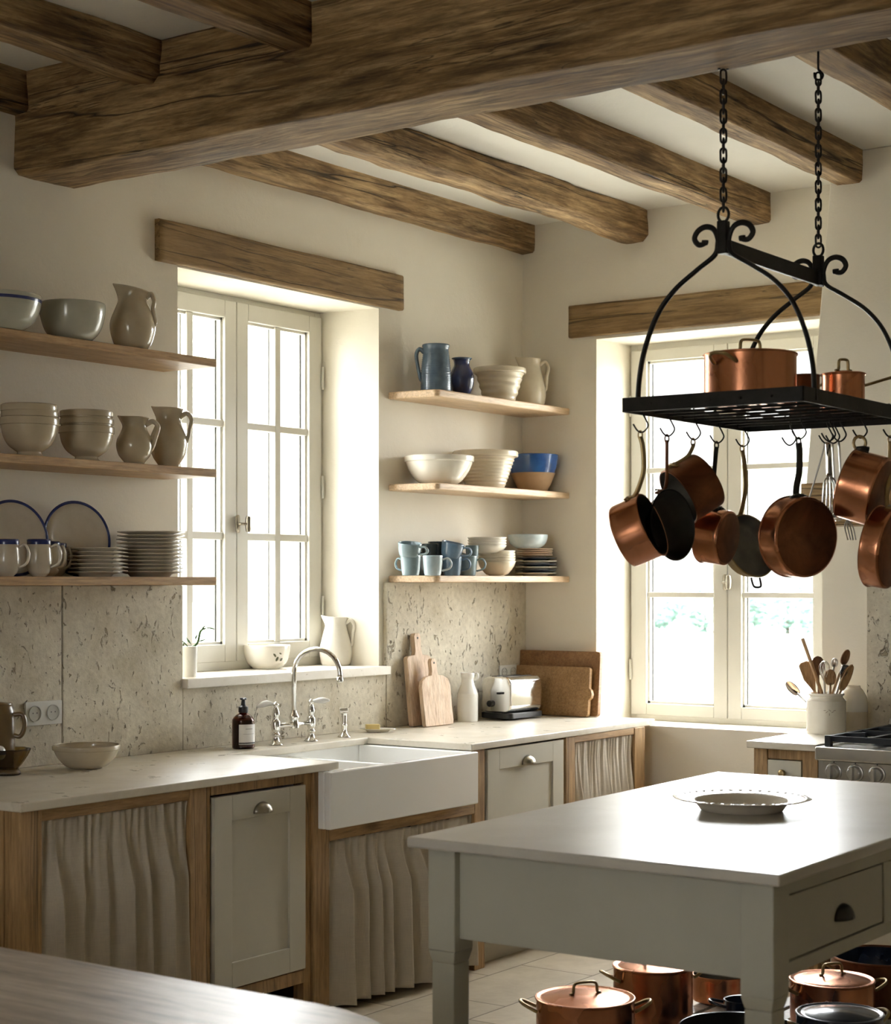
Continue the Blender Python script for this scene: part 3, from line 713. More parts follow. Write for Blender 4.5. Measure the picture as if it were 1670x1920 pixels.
# ============================================================ crockery
def shell(pn, r, h, t, n=4):
    """outside profile (normalised) -> closed vessel profile with wall thickness t"""
    o = prof([(a * r, b * h) for a, b in pn], n)
    i = [(max(0, a - t), max(b, t * 1.4)) for a, b in reversed(o)]
    i = [p for k, p in enumerate(i) if p[1] > t * 1.4 + 1e-6 or k == 0]
    lip = [(o[-1][0] - t * .5, o[-1][1] + t * .35)]
    return [(0, 0)] + o + lip + i + [(0, t * 1.4)]
JUGS = {
 'pear': [(.62, 0), (.66, .02), (.84, .12), (.99, .32), (.97, .48), (.78, .66), (.64, .80), (.66, .92), (.74, 1)],
 'round': [(.52, 0), (.56, .035), (.60, .06), (.88, .20), (1, .38), (.95, .54), (.74, .70), (.66, .82), (.74, .95), (.80, 1)],
 'squat': [(.62, 0), (.66, .03), (.80, .10), (.98, .28), (1, .42), (.86, .62), (.72, .78), (.76, .94), (.86, 1)],
 'tall': [(.98, 0), (1.0, .04), (.98, .3), (.92, .6), (.84, .85), (.84, .92), (.90, .97), (.89, 1)],
 'taper': [(.84, 0), (.90, .05), (1, .22), (.97, .40), (.80, .64), (.66, .82), (.68, .94), (.72, 1)]}
def jug(label, x, y, z, r, h, kind, mat, rz=0, he=.45, spout=.22, rise=.03, top=.88, bot=.34, group=None, hr=.0075, ribs=0, cat='jug', hside=1, tilt=0):
    o = thing('jug', label, cat, (x, y, z), RV + rz, group)
    P = JUGS[kind]; pr = shell(P, r, h, .005)
    if ribs: pr = [(a + (.0016 * math.sin(b * 2 * PI / (h / ribs)) if a > r * .8 and b < h * .82 else 0), b) for a, b in shell(P, r, h, .005, 14)]
    rim = P[-1][0] * r
    def wf(p):
        t = max(0, (p.z - h * .80) / (h * .2)); t = t * t * (3 - 2 * t) if t < 1 else 1
        a = math.atan2(p.y, p.x); da = abs(((a - PI + PI) % (2 * PI)) - PI); k = math.exp(-(da / .50) ** 2) * t
        q = math.hypot(p.x, p.y) or 1; m = 1 + spout * .62 * k * rim / q
        return Vector((p.x * m, p.y * m * (1 - .25 * k), p.z + h * (.025 * k + rise * math.cos(a) * -.3 * t)))
    def wf2(p):
        v = wf(p) if spout else p
        return v
    G().lathe(pr, 48, None, wf2).out('body', mat, o, smooth=True)
    def rad(t):
        for (a, b), (c, d) in zip(P, P[1:]):
            if b <= t <= d: return (a + (c - a) * (t - b) / (d - b)) * r
        return r
    s = hside; e = r * he; mid = (top * .55 + bot * .45)
    H = [(rad(top) - .005, h * (top - .01)), (rad(top) + e * .55, h * (top + .055)), (rad(top) + e, h * (top - .06)), (max(rad(mid) + e * .22, rad(top) + e * .82), h * mid), (rad(bot) + e * .06, h * (bot + .05)), (rad(bot) - .006, h * (bot + .01))]
    H = [(s * a, 0, b) for a, b in H]
    G().tube(spl(H, 7), [hr * (1.25 - .35 * k / 35) for k in range(36)], 10, flat=1.5, up=(0, 0, 1)).out('handle', mat, o, smooth=True)
    return o
BOWL = {
 'foot': [(.50, 0), (.50, .02), (.43, .06), (.41, .12), (.50, .165), (.73, .31), (.89, .54), (.955, .77), (.96, .80), (1, .81), (1.0, .85), (.995, .97), (.98, 1)],
 'wide': [(.44, 0), (.50, .03), (.66, .16), (.84, .46), (.93, .72), (.95, .80), (.99, .82), (1, .96), (.99, 1)],
 'mix': [(.55, 0), (.58, .03), (.70, .30), (.82, .62), (.90, .82), (.91, .84), (1, .86), (1, .97), (.98, 1)],
 'round': [(.42, 0), (.50, .03), (.78, .22), (.95, .52), (1, .80), (1, 1)],
 'deep': [(.50, 0), (.58, .03), (.82, .25), (.95, .55), (1, .85), (1, 1)],
 'cone': [(.48, 0), (.54, .04), (.70, .22), (.88, .55), (.97, .85), (1, 1)],
 'shallow': [(.40, 0), (.42, .06), (.62, .18), (.88, .62), (1, 1)]}
def bowl(label, x, y, z, r, h, kind='foot', mat='cream', group=None, t=.005, band=None, ribs=0, spout=0, rz=0, name='bowl', cat='bowl'):
    o = thing(name, label, cat, (x, y, z), RV + rz, group)
    P = BOWL[kind]; pr = shell(P, r, h, t, 14 if ribs else 4)
    if ribs: pr = [(a + (.0022 * math.sin(b * 2 * PI / (h / ribs)) if a > r * .5 and .1 * h < b < h * .84 else 0), b) for a, b in pr]
    wf = None
    if spout:
        def wf(p):
            t_ = max(0, (p.z - h * .6) / (h * .4)); a = math.atan2(p.y, p.x); da = abs(((a - PI + PI) % (2 * PI)) - PI); k = math.exp(-(da / .3) ** 2) * t_
            return Vector((p.x * (1 + spout * k), p.y * (1 + spout * k * .2), p.z - h * .06 * k))
    G().lathe(pr, 56, None, wf).out('body', mat, o, smooth=True)
    if band:
        for (b0, b1, m) in band:
            o_ = prof([(a * r, b * h) for a, b in P], 10); sel = [(a + .0009, b) for a, b in o_ if b0 * h <= b <= b1 * h]
            if b1 >= 1: sel += [(sel[-1][0] - .002, h + t * .5), (sel[-1][0] - t - .003, h + t * .3)]
            G().lathe(sel + [(a - .003, b) for a, b in reversed(sel)], 56).out('glaze_band', m, o, smooth=True)
    return o
def plate_mesh(r, h, mat, name='plate', wave=0):
    pr = [(0, 0), (r * .58, 0), (r * .60, .002), (r * .66, h * .55), (r * .98, h * .93), (r, h), (r * .985, h + .0022), (r * .68, h * .70), (r * .62, .007), (0, .0055)]
    wf = (lambda p: p * (1 + wave * math.cos(12 * math.atan2(p.y, p.x)) * (1 if math.hypot(p.x, p.y) > r * .9 else 0))) if wave else None
    return G().lathe(pr, 64, None, wf).out(name, mat, smooth=True)
ORD = ['topmost', 'second from the top', 'third from the top', 'fourth from the top', 'fifth from the top', 'sixth from the top', 'seventh from the top', 'eighth from the top', 'ninth from the top', 'tenth from the top', 'eleventh from the top', 'twelfth from the top', 'thirteenth from the top']
def stack(n, x, y, z, r, h, dz, mat, what, where, group, mats=None, jit=.002, seed=0, rim=None):
    rnd = random.Random(seed); first = None
    for k in range(n):
        rr = 1.0
        lab = '%s, %s %s' % (what, ORD[n - 1 - k] if k < n - 1 else 'topmost', where)
        if k == n - 1: lab = '%s, topmost %s' % (what, where)
        if k == 0 and n > 1: lab = '%s, at the bottom %s' % (what, where)
        loc = (x + rnd.uniform(-jit, jit), y + rnd.uniform(-jit, jit), z + k * dz)
        if first is None:
            first = plate_mesh(r, h, mat); first.location = loc; tag(first, lab, 'plate', group)
        else:
            c = first.copy(); C.objects.link(c); c.location = loc; c['label'] = lab
            if mats: c.data = first.data.copy(); c.data.materials[0] = M[mats[k % len(mats)]]
def mug(label, x, y, z, r, h, mat, ang=0, group='mugs', band=None, kind='deep', hr=.0045, he=.75, rim_m=None, tilt=None):
    o = thing('mug', label, 'mug', (x, y, z), RV + ang, group)
    P = {'deep': [(.52, 0), (.58, .03), (.80, .12), (.97, .34), (.99, .52), (.93, .78), (.90, .90), (.92, 1)], 'straight': [(.76, 0), (.80, .03), (.87, .2), (.93, .5), (.97, .8), (1, 1)]}[kind]
    G().lathe(shell(P, r, h, .004), 40).out('body', mat, o, smooth=True)
    H = [(r * .93, 0, h * .80), (r * (1 + he * .6), 0, h * .86), (r * (1 + he), 0, h * .62), (r * (1 + he * .75), 0, h * .36), (r * .90, 0, h * .24)]
    G().tube(spl(H, 6), hr, 10, flat=1.5).out('handle', mat, o, smooth=True)
    if rim_m: G().lathe([(r * .905 + .001, h * .87), (r * .905 + .001, h * .92), (r * .922 + .0008, h), (r * .92 - .004, h + .0022), (r * .90 - .005, h * .9), (r * .90 - .003, h * .87)], 40).out('rim', rim_m, o, smooth=True)
    if tilt: o.rotation_euler = (tilt[0], tilt[1], RV + ang)
    return o

# left shelves
Z1, Z2, Z3 = 2.367, 1.9625, 1.566
YS = -.20
x, y, r, h = item(-84, 76, 561, Z1, YS)
bowl('wide grey bowl with dark blue stripes under the rim, cut by the left edge', x, y, Z1, r, h + .01, 'deep', 'greyw', 'bowls on the top left shelf', band=[(.78, .90, 'bluerim'), (.70, .725, 'bluerim')])
x, y, r, h = item(75, 197, 577, Z1, YS)
bowl('grey green mixing bowl with a lip beside the beige jug on the top shelf', x, y, Z1, r, h + .012, 'deep', 'greyw', 'bowls on the top left shelf', spout=.06)
x, y, r, h = item(206, 291, 548, Z1, YS)
jug('beige stoneware jug alone at the right of the top left shelf', x, y, Z1, r, h + .012, 'pear', 'tanw', he=.30, top=.86, bot=.40, spout=.32, rise=.18, group='beige jugs on the left shelves')
# bowl stacks
for s, (pl, pr_, tops, base) in enumerate([(0, 110, (784, 771, 760), 852), (110, 214, (801, 786, 772), 862)]):
    x, y, r, h = item(pl, pr_, tops[0], Z2, -.205)
    x2, y2, r2, h2 = item(pl, pr_, tops[1], Z2, -.205); x3, y3, r3, h3 = item(pl, pr_, tops[2], Z2, -.205)
    w = ['left', 'right'][s]
    bowl('large footed beige bowl at the bottom of the %s bowl stack' % w, x, y, Z2, r, h, 'foot', 'tanw', 'stacked beige bowls')
    bowl('beige bowl in the middle of the %s bowl stack' % w, x + .002, y, Z2 + h2 - h * .86, r * .965, h * .86, 'foot', 'tanw', 'stacked beige bowls')
    bowl('beige bowl on top of the %s bowl stack' % w, x - .001, y, Z2 + h3 - h * .86, r * .955, h * .86, 'foot', 'tanw', 'stacked beige bowls')
x, y, r, h = item(218, 286, 783, Z2, -.22)
jug('shorter footed beige jug in front on the middle left shelf', x, y, Z2, r, h, 'round', 'tanw', he=.62, top=.86, bot=.30, group='beige jugs on the left shelves', spout=.3)
x, y, r, h = item(281, 351, 766, Z2, -.20)
jug('taller beige jug at the right end of the middle left shelf', x, y, Z2, r, h, 'round', 'tanw', he=.55, top=.86, bot=.42, group='beige jugs on the left shelves', spout=.3)
# bottom shelf: standing plates, mugs, stacks
for (pl, pr_, yt, lab) in [(-42, 66, 938, 'blue rimmed plate standing against the wall at the left edge'), (78, 184, 940, 'blue rimmed plate standing against the wall behind the mugs')]:
    pc = onY((pl + pr_) / 2, yt, -.03); D = dep(pc); R = (pc.z - Z3) / 2 / .985
    p = thing('display_plate', lab, 'plate', (pc.x, -.062, Z3 + R * .985), 0, 'standing blue rimmed plates')
    p.rotation_euler = (math.radians(82), 0, math.radians(-12))
    G().lathe([(0, -.012), (R * .6, -.012), (R * .66, -.004), (R * .97, .006), (R * .97, .009), (R * .7, .0), (R * .62, -.006), (0, -.007)], 64).out('dish', 'platew', p, smooth=True)
    G().lathe([(R * .925, .0045), (R * .925, .0082), (R * .978, .0098), (R, .008), (R * .99, .005)], 64).out('rim', 'bluerim', p, smooth=True)
ms = [(0, 37, 1012, -.20, 'blue rimmed mug at the left edge of the lowest left shelf'), (49, 97, 1012, -.20, 'blue rimmed mug in front of the standing plate, lowest left shelf')]
for i, (a, b, t, Y, lab) in enumerate(ms):
    if i == 0: a = -12
    x, y, r, h = item(a, b, t, Z3, Y)
    mug(lab, x, y, Z3, r, h, 'platew', .0, 'blue rimmed mugs', rim_m='bluerim', he=.7)
for i, (a, b, t, Y, lab) in enumerate([(66, 114, 1016, -.135, 'blue rimmed mug half hidden behind the front mug'), (80, 126, 1019, -.07, 'blue rimmed mug rearmost, nearest the wall')]):
    x, y, r, h = item(a, b, t, Z3, Y)
    mug(lab, x, y, Z3, r, h, 'platew', -.3, 'blue rimmed mugs', rim_m='bluerim', he=.5)
x, y, r, h = item(128, 230, 1027, Z3, -.16)
stack(7, x, y, Z3, r, .016, (h - .018) / 6, 'platew', 'small plate', 'in the shorter plate stack', 'small plates on the lowest left shelf', seed=3)
x, y, r, h = item(219, 345, 997, Z3, -.14)
stack(12, x, y, Z3, r, .018, (h - .020) / 11, 'platew', 'dinner plate', 'in the tall plate stack', 'dinner plates on the lowest left shelf', seed=5)

# corner shelves
A, B, K = 2.384, 1.978, 1.575
x, y, r, h = item(788, 846, 647, A, -.14)
jug('ribbed blue grey jug at the left end of the top corner shelf', x, y, A, r, h, 'tall', 'bluegrey', he=.42, top=.86, bot=.26, hside=-1, spout=0, rise=0, ribs=26, hr=.008)
x, y, r, h = item(842, 889, 672, A, -.14)
o = thing('vase', 'small glossy navy blue vase beside the blue jug', 'vase', (x, y, A), 0)
G().lathe(shell([(.55, 0), (.60, .03), (.88, .22), (1, .44), (.94, .60), (.70, .76), (.62, .84), (.68, .95), (.80, 1)], r, h, .004), 44).out('body', 'navy', o, smooth=True)
G().lathe(shell([(.72, 0), (.80, .5), (.82, 1)], r, .006, .003), 44, Matrix.Translation((0, 0, h - .006))).out('rim', 'bluegrey', o, smooth=True)
x, y, r, h = item(887, 986, 691, A, -.15)
bowl('wide cream mixing bowl on the top corner shelf', x, y, A, r, h, 'mix', 'cream', 'bowls on the corner shelves', ribs=5)
x, y, r, h = item(962, 1023, 673, A, -.13)
jug('cream jug at the right end of the top corner shelf', x, y, A, r, h, 'taper', 'cream', he=.48, top=.88, bot=.34, spout=.4)
x, y, r, h = item(757, 889, 856, B, -.15)
bowl('low white bowl with a double rim on the middle corner shelf', x, y, B, r, h, 'wide', 'white', 'bowls on the corner shelves', ribs=0)
x, y, r, h = item(848, 971, 847, B, -.13)
bowl('deep ridged cream bowl in the middle of the corner shelf', x, y, B, r, h, 'mix', 'cream', 'bowls on the corner shelves', ribs=11)
x, y, r, h = item(952, 1047, 854, B, -.13)
bowl('clay bowl with a cobalt blue glazed band, right on the middle corner shelf', x, y, B, r, h, 'cone', 'clay', 'bowls on the corner shelves', band=[(.50, 1.0, 'cobalt')])
# mugs: (left, right, top, base z, Y, mat, handle angle, label, tilt)
def mg(a, b, t, z0, Y, mat, ang, lab, tilt=None, he=.7, kind='straight'):
    x, y, r, h = item(a, b, t, z0, Y)
    return mug(lab, x, y, z0, r, h, mat, ang, 'blue mugs on the lowest corner shelf', kind=kind, tilt=tilt, he=he), h
zt = K + .084
mg(750, 789, 1042, K, -.20, 'teal', 2.6, 'teal grey mug at the left end of the bottom row, without visible handle')
mg(744, 790, 1018, zt, -.20, 'teal', -.5, 'teal grey mug tipped on top at the left end', (.12, .14))
mg(792, 830, 1042, K, -.22, 'mugpale', .0, 'pale blue white mug, front of the bottom row', None, .85)
mg(828, 866, 1043, K, -.17, 'mugblue', .0, 'slate blue mug in the bottom row, second from the right', None, .8)
mg(858, 895, 1043, K, -.13, 'teal', .0, 'grey teal mug at the right end of the bottom row', None, .8)
mg(822, 866, 1017, zt, -.17, 'mugblue', -.2, 'slate blue mug tipped on top, its handle up beside the grey one', (.05, .22))
mg(872, 898, 1023, zt, -.13, 'teal', 2.9, 'grey mug on top at the right end of the mug group')
mg(780, 818, 1044, K, -.09, 'mugdark', 1.2, 'dark mug hidden in the back row, left')
mg(814, 850, 1044, K, -.09, 'mugdark', 1.2, 'dark mug hidden in the back row, right')
mg(788, 822, 1020, zt, -.09, 'mugdark', -2.4, 'nearly black mug on top in the back row, left of the other')
mg(802, 838, 1016, zt, -.085, 'mugdark', 2.2, 'nearly black mug on top in the back row, behind the tipped blue one')
x, y, r, h = item(895, 967, 1033, K, -.15)
for k in range(5):
    bowl('cream bowl, %s of the lower bowl stack' % ['bottom one', 'second from the bottom', 'middle one', 'second from the top', 'top one'][k], x, y, K + k * (h * .42 / 4), r * (1 - .006 * k), h * .58, 'shallow', 'cream', 'cream bowl stack on the lowest corner shelf', t=.004)
zb = K + h * .86; x, y, r, h2 = item(876, 950, 1008, zb, -.14)
for k in range(4):
    bowl('grey cream bowl, %s of the upper bowl stack' % ['bottom one', 'second from the bottom', 'third from the bottom', 'top one'][k], x, y, zb + k * .012, r, max(.03, h2 - .036), 'shallow', 'white', 'grey bowl stack on the lowest corner shelf', t=.004)
x, y, r, h = item(966, 1044, 1046, K, -.14)
stack(6, x, y, K, r, .014, (h - .016) / 5, 'white', 'striped side plate', 'in the navy and white stack', 'navy and white plates', mats=['white', 'dkplate'], seed=8)
zz = K + h; x, y, r, h = item(968, 1036, 1029, zz, -.14)
stack(4, x, y, zz, r, .013, (h - .015) / 3, 'peach', 'peach plate', 'in the small peach stack', 'peach plates', seed=9)
zz += h; x, y, r, h = item(951, 1027, 1003, zz, -.14)
bowl('pale blue bowl crowning the plate stacks on the lowest corner shelf', x, y, zz, r, h, 'deep', 'mugpale', None)

# ---------------------------------------------------------------- worktop
T = .9085
p = onZ(162, 1440, T); 
D = dep(p); R = 127 * D / FPX / 2
bowl('beige bowl with a thick rim standing on the left worktop', p.x, p.y, T, R, (1436 - 1393) * D / FPX, 'wide', 'tanw', None, .006)
# double outlet
p0 = onY(45, 1338, -.022); p1 = onY(113, 1335, -.022); zt = onY(45, 1317, -.022).z; zb = onY(45, 1362, -.022).z
def outlet(x0, x1, z0, z1, lab, n=2):
    cx, cz = (x0 + x1) / 2, (z0 + z1) / 2
    o = thing('wall_outlet', lab, 'power outlet', (cx, -.022, cz), 0, 'white wall outlets'); R90 = Matrix.Rotation(PI / 2, 4, 'X')
    G().prism(rrect(x0 - cx, x1 - cx, z0 - cz, z1 - cz, .004), 0, .009, R90).out('cover_plate', 'outlet', o, bevel=.0015)
    w = (x1 - x0) / n
    for k in range(n):
        c = x0 - cx + w * (k + .5); rr = min(w, z1 - z0) * .34
        s = G().lathe([(0, .0095), (rr * .86, .0095), (rr * .9, .012), (rr, .012), (rr, .008), (0, .008)], 28, Matrix.Translation((c, 0, 0)) @ R90).out('socket', 'outletd', o, smooth=False)
        for dx in (-.009, .009): G().lathe([(0, .0094), (.0024, .0094), (.0024, .0098), (0, .0098)], 10, Matrix.Translation((c + dx, 0, .002)) @ R90).out('socket_hole', 'ink', s)
outlet(p0.x, p1.x, zb, zt, 'white double wall outlet on the stone behind the beige bowl')
p0 = onY(934, 1257, -.022); p1 = onY(967, 1257, -.022)
outlet(p0.x, p1.x, onY(934, 1274, -.022).z, onY(934, 1248, -.022).z, 'pale wall outlet half hidden behind the toaster')
# brown glazed pot with ear handle at the left edge, and an amber glass dish
p = onZ(0, 1438, T); D = dep(p)
o = thing('storage_pot', 'tall brown glazed pot with an ear handle at the left edge', 'pot', (onY(-4, 1400, -.085).x, -.085, T), RV)
pc = onY(0, 1322, -.085); hh = pc.z - T; rr = 28 * dep(pc) / FPX
G().lathe(shell([(.9, 0), (.97, .03), (1, .3), (1, .8), (.97, .92), (.86, 1)], rr + .006, hh, .006), 48).out('body', 'bread', o, smooth=True)
G().lathe([(0, 0), (rr * .9, 0), (rr * .95, .006), (0, .012)], 48, Matrix.Translation((0, 0, hh))).out('lid', 'bread', o, smooth=True)
q = rr + .006
G().tube(spl([(q - .004, 0, hh * .86), (q + .026, 0, hh * .86), (q + .034, 0, hh * .70), (q + .020, 0, hh * .55), (q - .004, 0, hh * .56)], 6), .008, 10, flat=1.4).out('handle', 'bread', o, smooth=True)
p = onZ(8, 1452, T); D = dep(p)
o = thing('glass_dish', 'scalloped amber glass dish at the left edge of the worktop', 'dish', (p.x, p.y - .01, T), 0)
R = 44 * D / FPX
G().lathe(shell([(.55, 0), (.62, .05), (.50, .22), (.66, .42), (.88, .75), (1, 1)], R, .085, .004), 64, None, lambda v: Vector((v.x * (1 + .045 * math.cos(10 * math.atan2(v.y, v.x)) * min(1, v.z / .05)), v.y * (1 + .045 * math.cos(10 * math.atan2(v.y, v.x)) * min(1, v.z / .05)), v.z))).out('bowl', 'olive', o, smooth=True)
G().lathe([(0, 0), (R * .56, 0), (R * .6, .008), (R * .52, .018), (0, .020)], 40).out('foot', 'bread', o, smooth=True)
o2 = thing('trinket', 'small blue and white china ball lying in the amber dish', 'ornament', (p.x - .035, p.y - .01, T + .05), 0)
G().lathe(prof([(0, 0), (.018, .006), (.026, .024), (.018, .044), (0, .05)]), 24).out('ball', 'porc', o2, smooth=True)
G().lathe([(.0262, .020), (.0266, .024), (.0262, .028)], 24).out('stripe', 'bluerim', o2, smooth=True)

# soap bottle
p = onZ(456, 1403, T); D = dep(p); R = 42 * D / FPX / 2; s = D / FPX
o = thing('soap_bottle', 'amber glass pump bottle with a white label left of the tap', 'bottle', (p.x, p.y, T), RV - .9)
hb = (1400 - 1338) * s
G().lathe(shell([(.90, 0), (1, .03), (1, .12), (1, .78), (.93, .90), (.68, 1.0), (.40, 1.06), (.34, 1.10)], R, hb, .002, 5), 44).out('bottle_glass', 'amber', o, smooth=True)
G().lathe([(0, .004), (R * .93, .004), (R * .93, hb * .86), (0, hb * .86)], 36).out('liquid', plain('brown_soap', (.05, .014, .006), .3), o, smooth=False, bevel=.002)
n = 14; vs = []
for k in range(n + 1):
    a = -.95 + 1.9 * k / n
    for z in (hb * .14, hb * .74): vs.append(((R + .0008) * math.cos(a), (R + .0008) * math.sin(a), z))
lb = G().add(vs, [(2 * k, 2 * k + 2, 2 * k + 3, 2 * k + 1) for k in range(n)]).out('paper_label', 'label', o, smooth=True)
vs = []; fs = []
for z0, z1, aa in ((hb * .60, hb * .612, .35), (hb * .45, hb * .456, .6), (hb * .16, hb * .20, .94)):
    b0 = len(vs)
    for k in range(9):
        a = -aa + 2 * aa * k / 8
        for z in (z0, z1): vs.append(((R + .0014) * math.cos(a), (R + .0014) * math.sin(a), z))
    fs += [(b0 + 2 * k, b0 + 2 * k + 2, b0 + 2 * k + 3, b0 + 2 * k + 1) for k in range(8)]
G().add(vs, fs).out('label_print', 'ink', lb)
zc = hb * 1.08
pm = G().lathe([(0, zc), (R * .40, zc), (R * .44, zc + .004), (R * .44, zc + .022), (R * .22, zc + .028), (R * .16, zc + .048), (R * .30, zc + .050), (R * .30, zc + .056), (0, zc + .057)], 24).out('pump', 'plastic', o, smooth=False, bevel=.001)
G().tube([(0, 0, zc + .053), (.022, -.012, zc + .054), (.040, -.022, zc + .049)], .0035, 8).out('nozzle', 'plastic', pm, smooth=True)
# bridge tap
pa = onZ(517, 1395, T); pb = onZ(583, 1388, T); FYp = -.165
xa, xb = onY(517, 1390, FYp).x, onY(583, 1385, FYp).x; xm = onY(551, 1350, FYp).x; d = dep((xm, FYp, T)); s = d / FPX
tp = thing('bridge_tap', 'chrome bridge tap with a swan neck spout and white lever handles', 'tap', (xm, FYp, T))
zbr = EYE + (HZ - 1358) * s - T
for sgn, xx, px in ((-1, xa, 517), (1, xb, 583)):
    lx = xx - xm; hz = zbr + .085
    g = G().lathe(prof([(0, 0), (.026, 0), (.027, .004), (.016, .016), (.012, .030), (.017, .040), (.012, .050), (.016, .058), (.018, zbr), (.016, zbr + .02), (.010, zbr + .028), (.015, zbr + .045), (.011, zbr + .066), (.008, zbr + .074), (.012, hz), (0, hz + .012)], 4), 28, Matrix.Translation((lx, 0, 0)))
    pl = g.out('pillar', 'chrome', tp, smooth=True)
    e = RT * (.075 * sgn)
    G().tube(spl([(lx, 0, hz), (lx + e.x * .5, e.y * .5, hz + .004), (lx + e.x, e.y, hz + (.004 if sgn > 0 else -.010))], 5), [.006, .006, .007, .009, .011, .012, .0125, .012, .010, .007, .003], 12).out('lever', 'porc', pl, smooth=True)
G().tube([(xa - xm, 0, zbr), (-.03, 0, zbr), (0, 0, zbr - .002), (.03, 0, zbr), (xb - xm, 0, zbr)], [.009, .009, .015, .009, .009], 14).out('bridge', 'chrome', tp, smooth=True)
zr = EYE + (HZ - 1262) * s - T; zp = EYE + (HZ - 1216) * s - T
pe = onY(0, 0, 0)
# arc lies in a plane turned towards the basin
e = Vector((.12, -1, 0)).normalized(); lat = e.dot(RT); span = 89 * s / lat
pts = [(0, 0, zbr), (0, 0, zr)]
for k in range(1, 13):
    a = PI * k / 12; pts.append((e.x * span / 2 * (1 - math.cos(a)), e.y * span / 2 * (1 - math.cos(a)), zr + (zp - zr) * math.sin(a)))
pts.append((pts[-1][0], pts[-1][1], pts[-1][2] - .022))
G().tube(pts, .0098, 16).out('spout', 'chrome', tp, smooth=True)
G().lathe([(0, 0), (.012, 0), (.013, .004), (.012, .020), (0, .020)], 20, Matrix.Translation(Vector(pts[-1]) - Vector((0, 0, .008)))).out('aerator', 'chrome', tp, smooth=True)
G().lathe(prof([(.020, -.014), (.020, .0), (.017, .018), (.021, .03), (.013, .048), (.010, .055)], 3), 24, Matrix.Translation((0, 0, zbr))).out('spout_collar', 'chrome', tp, smooth=True)
p = onZ(645, 1382, T)
o = thing('spray_handle', 'chrome hand spray standing right of the bridge tap', 'spray', (p.x, p.y, T))
G().lathe(prof([(0, 0), (.025, 0), (.026, .004), (.014, .018), (.011, .03), (.013, .05), (.011, .055), (.0115, .095), (.013, .10), (0, .101)], 4), 24).out('stem', 'chrome', o, smooth=True)
e = RT
G().tube([tuple(-e * .018 + Vector((0, 0, .108))), tuple(e * .018 + Vector((0, 0, .110)))], .014, 18).out('spray_head', 'chrome', o, smooth=False, bevel=.002)
# soap dish
p = onZ(708, 1372, T); 
o = plate_mesh(.078, .012, 'white', 'soap_dish'); o.location = (p.x, p.y, T); tag(o, 'small oval white dish beside the sink with soap on it', 'soap dish'); o.scale = (1, .62, 1); o.rotation_euler = (0, 0, RV)
q = p - RT * .022
o = G().prism(rrect(-.030, .030, -.019, .019, .006), 0, .026).out('soap_bar', 'soap', bevel=.004, bseg=3); o.location = (q.x, q.y, T + .0062); o.rotation_euler = (0, 0, RV + .2); tag(o, 'yellow bar of soap on the white dish', 'soap')

# chopping boards against the sink wall
def board(label, outline, th, hole, mat, base, lean, heading, group='chopping boards'):
    """outline in (u along, v up); leans back by `lean` about its foot"""
    o = thing('chopping_board', label, 'chopping board', base, heading, group)
    mx = Matrix.Rotation(-lean, 4, 'X') @ Matrix.Rotation(PI / 2, 4, 'X')
    g = G().prism(outline, 0, th, mx); b = g.out('board', mat, o, bevel=.003)
    if hole:
        hg = G().lathe([(0, 0), (hole[2], 0), (hole[2], .001), (0, .001)], 18, mx @ Matrix.Translation((hole[0], hole[1], th)))
        hg.out('hanging_hole', 'ink', o)
    return o
def paddle(w, h, hw, hh, r=.02, shoulder=.03, skew=0):
    pts = [(-w / 2 + r * .3, 0), (w / 2 - r * .3, 0), (w / 2, r * .5), (w / 2, h - shoulder), (w / 2 - shoulder * .25, h - shoulder * .35), (w / 2 - shoulder, h)]
    pts += [(hw / 2 + .006, h + .004), (hw / 2, h + .02), (hw / 2 * 1.05, h + hh - .014), (hw / 2 * .6, h + hh), (-hw / 2 * .6, h + hh), (-hw / 2 * 1.05, h + hh - .014), (-hw / 2, h + .02), (-hw / 2 - .006, h + .004)]
    pts += [(-w / 2 + shoulder, h), (-w / 2 + shoulder * .25, h - shoulder * .35), (-w / 2, h - shoulder), (-w / 2, r * .5)]
    return pts
a = onY(778, 1362, -.11); b = onY(822, 1362, -.11); w = b.x - a.x; zt = onY(800, 1186, -.04).z - T; zs = onY(800, 1228, -.04).z - T
board('pale paddle board with a long handle leaning on the stone', paddle(w, zs, .048, zt - zs, shoulder=.014), .024, (0, zt - .022, .005), 'board_pale', ((a.x + b.x) / 2, -.075, T), math.radians(6), 0)
a = onY(800, 1360, -.165); b = onY(853, 1360, -.165); w = b.x - a.x; zt = onY(823, 1233, -.10).z - T; zs = onY(823, 1266, -.10).z - T
board('smaller rounded paddle board in front of the tall one', paddle(w, zs, .042, zt - zs, shoulder=.045), .020, (0, zt - .020, .005), 'board_pale', ((a.x + b.x) / 2, -.140, T), math.radians(7), 0)
# milk bottle
p = onZ(876, 1352, T); x, y, r, h = item(857, 896, 1262, T, p.y)
o = thing('milk_bottle', 'white ceramic milk bottle between the boards and the toaster', 'bottle', (x, y, T), RV)
G().lathe(shell([(.92, 0), (1, .03), (1, .5), (.96, .60), (.70, .74), (.60, .86), (.66, .92), (.68, 1)], r, h, .004), 40).out('body', 'porc', o, smooth=True)
G().tube(spl([(r * .6, 0, h * .98), (r * .95, 0, h * .99), (r * .98, 0, h * .90), (r * .66, 0, h * .84)], 5), .004, 8).out('handle', 'porc', o, smooth=True)
